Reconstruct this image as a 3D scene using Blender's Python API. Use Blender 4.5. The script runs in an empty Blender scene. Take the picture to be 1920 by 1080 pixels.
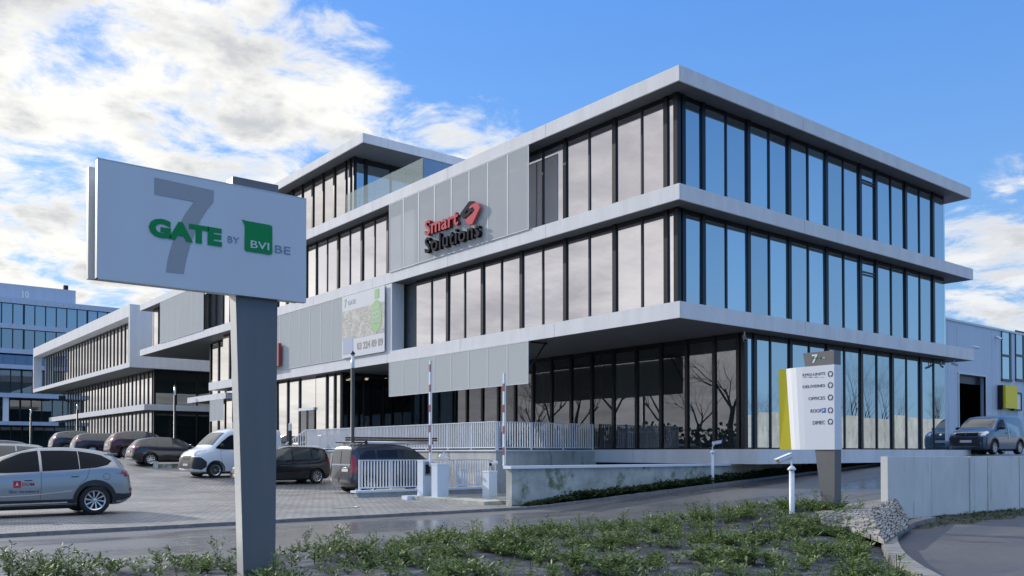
import bpy, math, random
import numpy as np
from mathutils import Vector, Matrix
from mathutils.bvhtree import BVHTree
from math import sin, cos, pi, radians as R
random.seed(7); np.random.seed(7)
SC = bpy.context.scene
COL = SC.collection

# ------------------------------------------------------------------ camera
F = 1637.5; PX = 960; PY = 823; TH = .0153; YAW = .6773
CX, CY, CZ = -21.125, -17.915, 1.6
cd = bpy.data.cameras.new('camera'); cam = bpy.data.objects.new('camera', cd); COL.objects.link(cam)
cam.location = (CX, CY, CZ); cam.rotation_euler = (pi/2 + TH, 0, -YAW)
cd.sensor_width = 36; cd.sensor_fit = 'HORIZONTAL'; cd.lens = 36*F/1920
cd.shift_y = (PY-540)/1920; cd.clip_start = .1; cd.clip_end = 3000
SC.camera = cam
SC.render.resolution_x = 1024; SC.render.resolution_y = 576

def ray(px, py):
    r = (px-PX)/F; v = (PY-py)/F; f = cos(TH)-v*sin(TH); u = sin(TH)+v*cos(TH)
    s, c = sin(YAW), cos(YAW)
    return Vector((r*c+f*s, -r*s+f*c, u))
def W(px, py, X=None, Y=None, Z=None, d=None):
    """point of the site seen along one direction, on a plane X=, Y=, Z= or at a distance d"""
    q = ray(px, py)
    t = (X-CX)/q.x if X is not None else (Y-CY)/q.y if Y is not None else (Z-CZ)/q.z if Z is not None else d
    return Vector((CX, CY, CZ)) + q*t

# ------------------------------------------------------------------ sky, sun, exposure
SUN_AZ, SUN_EL = R(-17), R(23)          # azimuth clockwise from +Y
SKY_STRENGTH = .15
sd = Vector((sin(SUN_AZ)*cos(SUN_EL), cos(SUN_AZ)*cos(SUN_EL), sin(SUN_EL)))
w = bpy.data.worlds.new('World'); SC.world = w; w.use_nodes = True
nt = w.node_tree; nt.nodes.clear()
class NT:
    def __init__(s, tree): s.t = tree
    def n(s, typ, ins=None, **kw):
        nd = s.t.nodes.new(typ)
        for k, v in kw.items(): setattr(nd, k, v)
        for k, v in (ins or {}).items():
            if isinstance(v, bpy.types.NodeSocket): s.t.links.new(v, nd.inputs[k])
            else: nd.inputs[k].default_value = v
        return nd
    def m(s, op, a, b=0., c=None, clamp=False):
        nd = s.n('ShaderNodeMath', {0: a, 1: b}, operation=op, use_clamp=clamp)
        if c is not None:
            if isinstance(c, bpy.types.NodeSocket): s.t.links.new(c, nd.inputs[2])
            else: nd.inputs[2].default_value = c
        return nd.outputs[0]
    def mix(s, f, a, b, mode='MIX'):
        nd = s.t.nodes.new('ShaderNodeMix'); nd.data_type = 'RGBA'; nd.blend_type = mode
        for i, v in ((0, f), (6, a), (7, b)):
            if isinstance(v, bpy.types.NodeSocket): s.t.links.new(v, nd.inputs[i])
            else: nd.inputs[i].default_value = v if i == 0 else (*v[:3], 1)
        return nd.outputs[2]
    def ss(s, v, lo, hi, a=0., b=1.):
        nd = s.n('ShaderNodeMapRange', {0: v, 1: lo, 2: hi, 3: a, 4: b}, interpolation_type='SMOOTHSTEP')
        return nd.outputs[0]
    def dot(s, v, d):
        return s.n('ShaderNodeVectorMath', {0: v, 1: tuple(d)}, operation='DOT_PRODUCT').outputs['Value']
N = NT(nt)
sky = N.n('ShaderNodeTexSky', sky_type='NISHITA', sun_disc=False, sun_elevation=SUN_EL, sun_rotation=SUN_AZ,
          altitude=0, air_density=1.0, dust_density=.35, ozone_density=2.2)
hs = N.n('ShaderNodeHueSaturation', {'Hue': .504, 'Saturation': 1.24, 'Value': 1.20, 'Color': sky.outputs[0]})
tc = N.n('ShaderNodeTexCoord').outputs['Generated']
sep = N.n('ShaderNodeSeparateXYZ', {0: tc})
zc = N.m('ADD', N.m('MAXIMUM', sep.outputs[2], 0.), .16)
cu = N.m('DIVIDE', sep.outputs[0], zc); cv = N.m('DIVIDE', sep.outputs[1], zc)
cvec = N.n('ShaderNodeCombineXYZ', {0: cu, 1: cv, 2: 0.}).outputs[0]
big = N.n('ShaderNodeTexNoise', {'Vector': cvec, 'Scale': .9, 'Detail': 3., 'Roughness': .5}).outputs[0]
fine = N.n('ShaderNodeTexNoise', {'Vector': cvec, 'Scale': 4.6, 'Detail': 12., 'Roughness': .64, 'Distortion': .3}).outputs[0]
dens = N.m('ADD', N.m('MULTIPLY', fine, .68), N.m('MULTIPLY', big, .42))
# where the cloud sheet ends: a great circle across the sky, and a low bank in one direction
nA = ray(545, 0).cross(ray(1075, 235)).normalized()
if nA.dot(ray(200, 300)) < 0: nA = -nA
side = N.dot(tc, nA)
cov = N.ss(side, -.07, .06, -.22, .115)
low = N.ss(N.dot(tc, ray(1990, 640).normalized()), .955, .998, -.34, .085)
cov = N.m('MAXIMUM', cov, low)
bank = N.ss(N.dot(tc, Vector((-.80, .60, .05)).normalized()), .56, .80)
cov = N.m('ADD', cov, N.m('MULTIPLY', bank, .22))
cov = N.m('ADD', cov, N.ss(sep.outputs[2], .60, .78, 0., .34))  # added cloud overhead, out of view, to lift the ambient light
cf = N.ss(N.m('ADD', dens, cov), .525, .67)
shade = N.ss(N.n('ShaderNodeTexNoise', {'Vector': cvec, 'Scale': 3.6, 'Detail': 9., 'Roughness': .6}).outputs[0], .43, .60)
shade = N.m('MULTIPLY', shade, N.ss(N.m('ADD', dens, cov), .56, .76))
sunny = N.ss(N.dot(tc, sd), -.2, .95)
bright = N.mix(sunny, (3.8, 3.95, 4.2), (4.7, 4.65, 4.45))
cloud = N.mix(shade, bright, (2.75, 2.85, 3.0))
cloud = N.mix(N.m('MULTIPLY', bank, .80), cloud, N.mix(N.ss(N.m('ADD', N.m('MULTIPLY', dens, .45), N.m('MULTIPLY', big, .55)), .40, .60), (2.8, 2.72, 2.9), (5.2, 5.05, 5.0)))
clear = N.mix(N.ss(sep.outputs[2], .0, .34, .70, 0.), hs.outputs[0], (1.0, 1.95, 3.1))
clear = N.mix(.72, clear, N.mix(N.ss(sep.outputs[2], 0., .55), (1.15, 2.1, 3.5), (.46, 1.38, 3.75)))
skyc = N.mix(cf, clear, cloud)
skyc = N.mix(N.m('MULTIPLY', N.ss(sep.outputs[2], .60, .85), cf), skyc, (6.6, 6.7, 6.9))  # the added overhead cloud is brightened for more fill
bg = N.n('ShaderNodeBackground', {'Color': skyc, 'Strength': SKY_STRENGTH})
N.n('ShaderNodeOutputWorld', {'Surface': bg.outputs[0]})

ld = bpy.data.lights.new('sun', 'SUN'); ld.energy = 2.6; ld.angle = R(.6); ld.color = (1, .93, .83)
sun = bpy.data.objects.new('sun', ld); COL.objects.link(sun)
sun.rotation_euler = (-sd).to_track_quat('-Z', 'Y').to_euler(); sun.location = (0, 0, 60)
SC.view_settings.view_transform = 'Standard'; SC.view_settings.look = 'None'
SC.view_settings.exposure = .56; SC.view_settings.gamma = 1

# ------------------------------------------------------------------ materials
MATS = {}
def mat(name, col=(.5, .5, .5), rough=.6, metal=0., **kw):
    if name in MATS: return MATS[name]
    m = bpy.data.materials.new(name); m.use_nodes = True; MATS[name] = m
    T = NT(m.node_tree); b = m.node_tree.nodes['Principled BSDF']
    b.inputs['Base Color'].default_value = (*col, 1); b.inputs['Roughness'].default_value = rough
    b.inputs['Metallic'].default_value = metal
    if 'coat' in kw: b.inputs['Coat Weight'].default_value = kw['coat']; b.inputs['Coat Roughness'].default_value = .04
    if 'spec' in kw: b.inputs['Specular IOR Level'].default_value = kw['spec']
    if 'emit' in kw:
        b.inputs['Emission Color'].default_value = (*kw['emit'], 1); b.inputs['Emission Strength'].default_value = kw.get('es', 1.)
    var = kw.get('var', 0)
    if var:
        co = T.n('ShaderNodeTexCoord').outputs['Object']
        mp = T.n('ShaderNodeMapping', {'Vector': co, 'Scale': kw.get('vs', (1, 1, 1))}).outputs[0]
        nz = T.n('ShaderNodeTexNoise', {'Vector': mp, 'Scale': kw.get('ns', 4.), 'Detail': 6., 'Roughness': .6}).outputs[0]
        f = T.ss(nz, .3, .72)
        c = T.mix(f, tuple(x*(1-var) for x in col), tuple(min(1, x*(1+var)) for x in col))
        if 'spot' in kw:
            n2 = T.n('ShaderNodeTexNoise', {'Vector': T.n('ShaderNodeMapping', {'Vector': co, 'Scale': kw.get('ss', (1, 1, 1))}).outputs[0], 'Scale': kw.get('sn', 2.), 'Detail': 8., 'Roughness': .65}).outputs[0]
            c = T.mix(T.ss(n2, *kw.get('sr', (.55, .7))), c, kw['spot'])
        m.node_tree.links.new(c, b.inputs['Base Color'])
        if 'bump' in kw:
            bp = T.n('ShaderNodeBump', {'Height': nz, 'Strength': kw['bump'], 'Distance': .02})
            m.node_tree.links.new(bp.outputs[0], b.inputs['Normal'])
        if 'rv' in kw:
            rr = T.ss(nz, .35, .65, *kw['rv']); m.node_tree.links.new(rr, b.inputs['Roughness'])
    return m

mat('white_panel', (.70, .715, .735), .7, .0, spec=.15, var=.06, vs=(1, 1, .2), ns=1.6, spot=(.60, .615, .61), ss=(2.4, 2.4, .2), sn=2.6, sr=(.54, .74))
mat('white_clad', (.46, .54, .66), .45, .15, var=.04, vs=(3, 3, .05), ns=1.)
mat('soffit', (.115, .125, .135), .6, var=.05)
mat('frame_black', (.012, .013, .017), .3, .3)
mat('mullion_thin', (.03, .034, .042), .3, .5)
mat('rail_white', (.72, .76, .82), .4)
mat('concrete', (.50, .505, .48), .85, var=.16, ns=1.4, vs=(1, 1, .55), bump=.2, spot=(.20, .21, .17), ss=(1.6, 1.6, .35), sn=2.4, sr=(.54, .74))
mat('concrete_moss', (.42, .44, .41), .85, var=.20, ns=1.8, bump=.2, spot=(.10, .13, .06), ss=(1, 1, .8), sn=1.7, sr=(.50, .66))
mat('concrete_pale', (.62, .63, .615), .85, var=.07, ns=1.4, vs=(1, 1, .5), bump=.15, spot=(.40, .41, .39), ss=(2.2, 2.2, .3), sn=2.4, sr=(.56, .78))
mat('moss', (.035, .04, .02), .9, var=.3)
mat('panel_edge', (.62, .65, .67), .5)
mat('cap_white', (.70, .76, .84), .4)
mat('kerb', (.20, .20, .20), .85, var=.2, ns=6.)
mat('black_plastic', (.022, .024, .028), .55)
mat('rubber', (.018, .018, .019), .8, var=.2)
mat('alloy', (.62, .63, .65), .25, .9)
mat('steel_cap', (.35, .36, .38), .35, .7)
mat('car_glass', (.006, .010, .016), .04, 0., spec=.10)
mat('windscreen', (.06, .07, .07), .05, 0., coat=.3, spec=.5)
mat('chrome', (.75, .76, .78), .12, 1.)
mat('head_glass', (.45, .50, .56), .08, .4, coat=1.)
mat('tail_red', (.35, .012, .016), .15, coat=1.)
mat('plate_white', (.62, .62, .62), .5)
mat('plate_red', (.45, .02, .03), .5)
mat('gap_dark', (.02, .021, .025), .7)
mat('shade_glass_pole', (.6, .65, .68), .2, .2)
mat('pole_dark', (.022, .035, .045), .45, .4)
mat('green_logo', (.006, .25, .075), .6, spec=.2)
mat('grey_seven', (.33, .35, .38), .5)
mat('grey_text', (.20, .25, .34), .5)
mat('sign_white', (.58, .62, .67), .42, .05, var=.03, ns=1.2, vs=(1, 1, .3))
mat('sign_edge', (.58, .60, .60), .4, .4)
mat('sign_post', (.15, .155, .165), .5, .25, var=.05, ns=2., vs=(3, 3, .3))
mat('sign2_white', (.68, .72, .78), .4)
mat('sign2_grey', (.14, .145, .15), .5, .2, var=.05)
mat('yellow', (.80, .66, .03), .5)
mat('ink', (.03, .04, .08), .6)
mat('pink', (.60, .13, .14), .8, spec=.1)
mat('dark_red', (.22, .02, .03), .5)
mat('letter_grey', (.055, .055, .065), .9, spec=.05)
mat('letter_black', (.012, .012, .014), .9, spec=.05)
mat('red_paint', (.30, .05, .06), .5)
mat('white_paint', (.72, .76, .82), .45)
mat('cabinet', (.58, .66, .76), .45, .1)
mat('camera_white', (.70, .74, .80), .4)
mat('wood_old', (.10, .065, .045), .8, var=.3, ns=10.)
mat('alu_tube', (.66, .68, .70), .3, .6)
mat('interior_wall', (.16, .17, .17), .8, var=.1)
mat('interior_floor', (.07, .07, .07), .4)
mat('desk_white', (.45, .48, .48), .5)
mat('chair_black', (.012, .012, .014), .6)
mat('pot', (.42, .48, .50), .5)
mat('leaf_dark', (.02, .045, .02), .6)
mat('bark', (.055, .045, .038), .9, var=.2)
mat('fir_green', (.03, .045, .025), .9)
mat('ladder_dark', (.03, .03, .035), .5)
mat('lamp_glow', (.9, .8, .6), .5, emit=(1, .82, .55), es=2.5)
mat('banner_base', (.60, .64, .68), .7)
mat('banner_photo', (.50, .49, .44), .8, var=.28, ns=5., vs=(1, 1, 2.2), spot=(.62, .60, .57), sn=2.2, sr=(.5, .6))
mat('banner_green', (.30, .52, .24), .7)
mat('banner_blue', (.36, .42, .56), .7)
mat('banner_text', (.36, .27, .26), .7)
mat('white_flat', (.75, .77, .78), .7)
mat('blue_p', (.03, .16, .5), .5)
mat('orange_line', (.6, .2, .1), .5)
mat('warm_light', (.9, .7, .5), .5, emit=(1, .75, .5), es=1.2)

def paint(name, col, metal=.35, rough=.32):
    return mat(name, col, rough, metal, coat=.8)
paint('paint_silver', (.30, .32, .345), .6)
paint('paint_black', (.010, .011, .014), .1, .2)
paint('paint_navy', (.016, .022, .045), .3, .25)
paint('paint_maroon', (.055, .010, .022), .3, .25)
paint('paint_white', (.72, .77, .82), 0., .35)
paint('paint_slate', (.05, .06, .08), .4, .28)
paint('paint_greyblue', (.085, .115, .17), .4, .3)
paint('paint_pale', (.30, .36, .44), .3, .3)
paint('paint_blue', (.08, .16, .30), .3, .3)

def glassy(name, refl, base, tint=(.93, .95, 1), through=0.):
    """coated facade glass: sharp reflection over a dark room; each pane a touch different"""
    m = bpy.data.materials.new(name); m.use_nodes = True; MATS[name] = m
    T = NT(m.node_tree); m.node_tree.nodes.clear()
    oi = T.n('ShaderNodeObjectInfo').outputs['Random']
    fr = T.n('ShaderNodeFresnel', {'IOR': 1.5}).outputs[0]
    f = T.m('ADD', T.m('MULTIPLY', fr, 1-refl), T.m('ADD', refl, T.m('MULTIPLY', oi, .08)), clamp=True)
    gl = T.n('ShaderNodeBsdfGlossy', {'Color': (*tint, 1), 'Roughness': 0.}).outputs[0]
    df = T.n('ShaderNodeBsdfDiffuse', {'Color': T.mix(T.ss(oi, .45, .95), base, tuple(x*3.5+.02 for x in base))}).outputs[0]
    if through:
        tr = T.n('ShaderNodeBsdfTransparent', {'Color': (.50, .60, .58, 1)}).outputs[0]
        df = T.n('ShaderNodeMixShader', {0: through, 1: df, 2: tr}).outputs[0]
    mx = T.n('ShaderNodeMixShader', {0: f, 1: df, 2: gl}).outputs[0]
    T.n('ShaderNodeOutputMaterial', {'Surface': mx})
    return m
glassy('glass_upper', .60, (.02, .03, .04), (.97, .96, 1))
glassy('glass_far', .72, (.02, .035, .045), (1, .98, .95))
glassy('glass_ground', .08, (.01, .02, .02), (.88, .92, 1), through=.75)
glassy('glass_blueface', .46, (.03, .065, .085), (.86, .95, 1))
glassy('glass_deep', .24, (.02, .05, .08), (.80, .90, 1))
def perf(name, col, a):
    m = bpy.data.materials.new(name); m.use_nodes = True; MATS[name] = m
    T = NT(m.node_tree); m.node_tree.nodes.clear()
    d = T.n('ShaderNodeBsdfDiffuse', {'Color': (*col, 1)}).outputs[0]
    t = T.n('ShaderNodeBsdfTransparent').outputs[0]
    T.n('ShaderNodeOutputMaterial', {'Surface': T.n('ShaderNodeMixShader', {0: a, 1: t, 2: d}).outputs[0]})
perf('screen_mesh', (.60, .63, .64), .62)
perf('screen_mesh_dense', (.56, .59, .59), .86)
perf('balustrade_glass', (.55, .62, .58), .35)
perf('balustrade_blue', (.20, .33, .50), .7)

def pavers():
    m = bpy.data.materials.new('pavers'); m.use_nodes = True; MATS['pavers'] = m
    T = NT(m.node_tree); b = m.node_tree.nodes['Principled BSDF']
    co = T.n('ShaderNodeTexCoord').outputs['Object']
    br = T.n('ShaderNodeTexBrick', {'Vector': co, 'Color1': (.285, .29, .30, 1), 'Color2': (.205, .21, .22, 1), 'Mortar': (.09, .09, .085, 1),
             'Scale': 1., 'Mortar Size': .014, 'Brick Width': .22, 'Row Height': .22, 'Bias': 0.})
    nz = T.n('ShaderNodeTexNoise', {'Vector': co, 'Scale': .5, 'Detail': 6.}).outputs[0]
    c = T.mix(T.ss(nz, .35, .7), (.82, .82, .82), (1.15, 1.13, 1.1))
    c = T.mix(1., br.outputs[0], c, 'MULTIPLY')
    n2 = T.n('ShaderNodeTexNoise', {'Vector': co, 'Scale': .8, 'Detail': 9., 'Roughness': .72}).outputs[0]
    c = T.mix(T.m('MULTIPLY', T.ss(n2, .52, .70), .55), c, (.10, .098, .09))
    m.node_tree.links.new(c, b.inputs['Base Color'])
    m.node_tree.links.new(T.ss(nz, .3, .7, .5, .75), b.inputs['Roughness'])
    bp = T.n('ShaderNodeBump', {'Height': br.outputs['Fac'], 'Strength': .35, 'Distance': -.01})
    m.node_tree.links.new(bp.outputs[0], b.inputs['Normal'])
pavers()
def asphalt(name, col, r0, r1, sc=.35):
    m = bpy.data.materials.new(name); m.use_nodes = True; MATS[name] = m
    T = NT(m.node_tree); b = m.node_tree.nodes['Principled BSDF']
    co = T.n('ShaderNodeTexCoord').outputs['Object']
    mp = T.n('ShaderNodeMapping', {'Vector': co, 'Scale': (.35, 1.3, 1)}).outputs[0]
    nz = T.n('ShaderNodeTexNoise', {'Vector': mp, 'Scale': sc, 'Detail': 7., 'Roughness': .6, 'Distortion': .4}).outputs[0]
    n2 = T.n('ShaderNodeTexNoise', {'Vector': co, 'Scale': 90., 'Detail': 3.}).outputs[0]
    n3 = T.n('ShaderNodeTexNoise', {'Vector': co, 'Scale': 5., 'Detail': 6., 'Roughness': .7}).outputs[0]
    c = T.mix(T.ss(nz, .35, .68), tuple(x*.72 for x in col), tuple(x*1.35 for x in col))
    c = T.mix(T.m('MULTIPLY', n2, .5), c, tuple(x*2.0 for x in col))
    c = T.mix(T.m('MULTIPLY', T.ss(n3, .45, .75), .35), c, tuple(x*.55 for x in col))
    m.node_tree.links.new(c, b.inputs['Base Color'])
    m.node_tree.links.new(T.ss(nz, .38, .62, r0, r1), b.inputs['Roughness'])
    bp = T.n('ShaderNodeBump', {'Height': n2, 'Strength': .25, 'Distance': .004})
    m.node_tree.links.new(bp.outputs[0], b.inputs['Normal'])
asphalt('asphalt_wet', (.105, .106, .11), .16, .46)
asphalt('asphalt_path', (.065, .066, .075), .55, .85, .6)
mat('soil', (.05, .045, .035), .95, var=.4, ns=5., bump=.5, spot=(.03, .05, .015), sn=1.5, sr=(.45, .6))
mat('fabric', (.022, .028, .042), .7, var=.5, ns=3.2, bump=1., spot=(.11, .125, .15), sn=1.4, ss=(1, 2.2, 1), sr=(.50, .66))
mat('far_ground', (.06, .065, .05), .95, var=.3, ns=.05)
def cobble():
    m = bpy.data.materials.new('cobble'); m.use_nodes = True; MATS['cobble'] = m
    T = NT(m.node_tree); b = m.node_tree.nodes['Principled BSDF']
    uv = T.n('ShaderNodeUVMap').outputs[0]
    nz = T.n('ShaderNodeTexNoise', {'Vector': uv, 'Scale': 3., 'Detail': 3.}).outputs['Color']
    v = T.mix(.12, uv, nz)
    br = T.n('ShaderNodeTexBrick', {'Vector': v, 'Color1': (.40, .40, .38, 1), 'Color2': (.20, .20, .19, 1), 'Mortar': (.05, .05, .045, 1),
             'Scale': 1., 'Mortar Size': .022, 'Mortar Smooth': .2, 'Brick Width': .21, 'Row Height': .12})
    m.node_tree.links.new(br.outputs[0], b.inputs['Base Color']); b.inputs['Roughness'].default_value = .8
    bp = T.n('ShaderNodeBump', {'Height': br.outputs['Fac'], 'Strength': .8, 'Distance': -.02})
    m.node_tree.links.new(bp.outputs[0], b.inputs['Normal'])
cobble()
def leafmat(name, c1, c2):
    m = bpy.data.materials.new(name); m.use_nodes = True; MATS[name] = m
    T = NT(m.node_tree); m.node_tree.nodes.clear()
    at = T.n('ShaderNodeAttribute', attribute_name='tone').outputs['Fac']
    c = T.mix(at, c1, c2)
    d = T.n('ShaderNodeBsdfPrincipled', {'Base Color': c, 'Roughness': .55}).outputs[0]
    t = T.n('ShaderNodeBsdfTranslucent', {'Color': c}).outputs[0]
    T.n('ShaderNodeOutputMaterial', {'Surface': T.n('ShaderNodeMixShader', {0: .25, 1: d, 2: t}).outputs[0]})
leafmat('leaf_bed', (.032, .065, .018), (.17, .25, .065))
leafmat('leaf_ivy', (.015, .035, .012), (.06, .10, .025))
leafmat('leaf_tree', (.012, .02, .010), (.04, .055, .02))

# ------------------------------------------------------------------ mesh helpers
def link(name, me, parent=None):
    o = bpy.data.objects.new(name, me); COL.objects.link(o)
    if parent is not None: o.parent = parent
    return o
def mesh(name, V, Fc, m, parent=None, smooth=False, uv=None):
    me = bpy.data.meshes.new(name); me.from_pydata([tuple(v) for v in V], [], Fc)
    me.materials.append(MATS[m] if isinstance(m, str) else m)
    if smooth: me.polygons.foreach_set('use_smooth', [True]*len(me.polygons))
    me.update()
    return link(name, me, parent)
class MB:
    def __init__(s): s.V = []; s.F = []
    def box(s, x0, x1, y0, y1, z0, z1):
        x0, x1 = min(x0, x1), max(x0, x1); y0, y1 = min(y0, y1), max(y0, y1)
        b = len(s.V)
        s.V += [(x0, y0, z0), (x1, y0, z0), (x1, y1, z0), (x0, y1, z0), (x0, y0, z1), (x1, y0, z1), (x1, y1, z1), (x0, y1, z1)]
        s.F += [(b, b+3, b+2, b+1), (b+4, b+5, b+6, b+7), (b, b+1, b+5, b+4), (b+1, b+2, b+6, b+5), (b+2, b+3, b+7, b+6), (b+3, b, b+4, b+7)]
        return s
    def hexa(s, p):                              # 8 corners, bottom 4 then top 4
        b = len(s.V); s.V += [tuple(q) for q in p]
        s.F += [(b, b+3, b+2, b+1), (b+4, b+5, b+6, b+7), (b, b+1, b+5, b+4), (b+1, b+2, b+6, b+5), (b+2, b+3, b+7, b+6), (b+3, b, b+4, b+7)]
        return s
    def tube(s, a, b, r0, r1=None, n=10, cap=True):
        a, b = Vector(a), Vector(b); r1 = r0 if r1 is None else r1
        d = (b-a).normalized(); u = d.orthogonal().normalized(); v = d.cross(u); k = len(s.V)
        for p, r in ((a, r0), (b, r1)):
            for i in range(n):
                t = 2*pi*i/n; s.V.append(tuple(p+u*r*cos(t)+v*r*sin(t)))
        for i in range(n): j = (i+1) % n; s.F.append((k+i, k+j, k+n+j, k+n+i))
        if cap: s.F += [tuple(k+i for i in reversed(range(n))), tuple(k+n+i for i in range(n))]
        return s
    def prism(s, pts, off):                      # closed polygon (3D) extruded by a vector
        k = len(s.V); n = len(pts); off = Vector(off)
        s.V += [tuple(p) for p in pts] + [tuple(Vector(p)+off) for p in pts]
        s.F += [tuple(k+i for i in range(n)), tuple(k+n+i for i in reversed(range(n)))]
        for i in range(n): j = (i+1) % n; s.F.append((k+i, k+n+i, k+n+j, k+j))
        return s
    def lathe(s, prof, c=(0, 0, 0), axis='z', n=24):
        k = len(s.V)
        for r, h in prof:
            for i in range(n):
                t = 2*pi*i/n; a, b_ = r*cos(t), r*sin(t)
                p = (a, b_, h) if axis == 'z' else (a, h, b_) if axis == 'y' else (h, a, b_)
                s.V.append((p[0]+c[0], p[1]+c[1], p[2]+c[2]))
        for q in range(len(prof)-1):
            for i in range(n): j = (i+1) % n; s.F.append((k+q*n+i, k+q*n+j, k+(q+1)*n+j, k+(q+1)*n+i))
        return s
    def build(s, name, m, parent=None, smooth=False): return mesh(name, s.V, s.F, m, parent, smooth)
def tag(o, label, cat, group=None):
    o['label'] = label; o['category'] = cat
    if group: o['group'] = group
    return o
def struct(o, kind='structure'): o['kind'] = kind; return o
def thing(name, label, cat, loc=(0, 0, 0), rz=0., group=None):
    o = bpy.data.objects.new(name, None); COL.objects.link(o); o.location = loc; o.rotation_euler = (0, 0, rz)
    o.empty_display_size = .3
    return tag(o, label, cat, group)
def mesh_text(s, bold=0., extr=.0, sp=1.):
    c = bpy.data.curves.new('t', 'FONT'); c.body = s; c.offset = bold; c.extrude = extr; c.space_character = sp
    c.resolution_u = 3
    o = bpy.data.objects.new('t', c); COL.objects.link(o)
    bpy.context.view_layer.update()
    dg = bpy.context.evaluated_depsgraph_get()
    me = bpy.data.meshes.new_from_object(o.evaluated_get(dg))
    bpy.data.objects.remove(o); bpy.data.curves.remove(c)
    return me
def text(name, s, m, org, xd, w, h=None, parent=None, bold=0., extr=0., up=(0, 0, 1), sp=1., m2=None):
    """lettering fitted into a w x h box whose lower left corner is org, reading along xd"""
    me = mesh_text(s, bold, max(extr, .0005), sp)
    co = np.array([v.co for v in me.vertices]); lo, hi = co.min(0), co.max(0)
    sx = w/(hi[0]-lo[0]); sy = sx if h is None else h/(hi[1]-lo[1])
    xd = Vector(xd).normalized(); up = Vector(up); nn = xd.cross(up).normalized(); org = Vector(org)
    for v in me.vertices:
        z = (v.co.z/max(extr, .0005))*max(extr, .0015)
        v.co = org + xd*((v.co.x-lo[0])*sx) + up*((v.co.y-lo[1])*sy) + nn*z
    me.materials.clear(); me.materials.append(MATS[m])
    if m2:
        me.materials.append(MATS[m2])
        for p in me.polygons:
            if p.normal.dot(nn) < .7: p.material_index = 1
    me.name = name
    return link(name, me, parent)

# facade boxes: side 'L' faces -X, side 'R' faces -Y; s runs along it, d is outwards
def fbox(mb, side, c, s0, s1, d0, d1, z0, z1):
    if side == 'L': mb.box(c-d1, c-d0, s0, s1, z0, z1)
    else: mb.box(s0, s1, c-d1, c-d0, z0, z1)
def windows(parent, side, c, marks, z0, z1, gmat='glass_upper', thick=lambda i: i % 2 == 0, wide=.17, thin=.075,
            head=.16, rail=.05, transom=None, skip=(), tilt=.0028, open_at=None):
    for i, (a, b) in enumerate(zip(marks, marks[1:])):
        if i in skip: continue
        wa = wide if thick(i) else thin
        fm = MB()
        fbox(fm, side, c, a-wa/2, a+wa/2, -.10, .07 if thick(i) else .04, z0, z1)
        fbox(fm, side, c, a+wa/2+.001, b-.001, -.06, .02, z1-head, z1-.002)
        fbox(fm, side, c, a+wa/2+.001, b-.001, -.06, .02, z0+.002, z0+rail)
        if transom: fbox(fm, side, c, a+wa/2+.001, b-.001, -.03, .02, transom-.02, transom+.02)
        f = fm.build('window', 'frame_black' if thick(i) else 'mullion_thin', parent)
        ta, tb = (random.gauss(0, tilt), random.gauss(0, tilt*.6))
        p = []
        for s_, z_ in ((a, z0), (b, z0), (b, z1), (a, z1)):
            d = ta*(s_-(a+b)/2)+tb*(z_-(z0+z1)/2)
            p.append((c-d, s_, z_) if side == 'L' else (s_, c-d, z_))
        pm = mesh('pane', p, [(0, 3, 2, 1) if side == 'L' else (0, 1, 2, 3)], gmat, f)
        if open_at is not None and i in open_at:
            q = MB(); zz = z1-head-.42
            fbox(q, side, c, a+wa/2, b-.02, .0, .045, zz-.05, zz); fbox(q, side, c, a+wa/2, b-.02, .0, .045, zz-.16, zz-.11)
            q.build('tilt_vent', 'frame_black', f)
# ------------------------------------------------------------------ ground levels
def smooth(a, b, v):
    t = np.clip((v-a)/(b-a), 0, 1); return t*t*(3-2*t)
def hpark(y): return .07 + .45*smooth(13, 24, y) + .72*smooth(22, 36, y) + .3*smooth(36, 55, y)
def hroad(x): return 1.5*np.clip((x+5.2)/26.0, 0, 1)
def sheet(name, xs, ys, zf, m, kind='structure', smoothf=False):
    Xg, Yg = np.meshgrid(xs, ys, indexing='ij'); Zg = zf(Xg, Yg)
    V = np.stack([Xg, Yg, Zg], -1).reshape(-1, 3); n, k = len(xs), len(ys)
    Fc = [(i*k+j, (i+1)*k+j, (i+1)*k+j+1, i*k+j+1) for i in range(n-1) for j in range(k-1)]
    return struct(mesh(name, V, Fc, m, smooth=smoothf), kind)
L_ = np.linspace
sheet('ground', L_(-1500, 1500, 9), L_(-1500, 1500, 9), lambda x, y: x*0-.12, 'far_ground')
sheet('parking_lot', L_(-70, -.9, 30), np.concatenate([L_(1.15, 60, 60), [110]]), lambda x, y: hpark(y), 'pavers', smoothf=True)
sheet('driveway', L_(-.9, 4.6, 3), L_(1.15, 8.2, 3), lambda x, y: x*0+.07, 'pavers')
sheet('back_terrain', L_(-.9, 150, 3), L_(24, 160, 3), lambda x, y: x*0+1.3, 'far_ground')
sheet('road', np.concatenate([[-140], L_(-60, -8, 12), L_(-7, 24, 40), [70]]), L_(-5.15, .85, 5), lambda x, y: hroad(x), 'asphalt_wet', smoothf=True)
sheet('yard', L_(-4.2, 90, 60), L_(-7.5, -5.16, 2), lambda x, y: hroad(x)-.004, 'asphalt_wet')
sheet('loading_yard', L_(20.5, 90, 4), L_(.86, 30, 4), lambda x, y: x*0+1.496, 'asphalt_wet')
sheet('path', L_(-60, 60, 10), L_(-60, -7.7, 10), lambda x, y: x*0+.0, 'asphalt_path')
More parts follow.
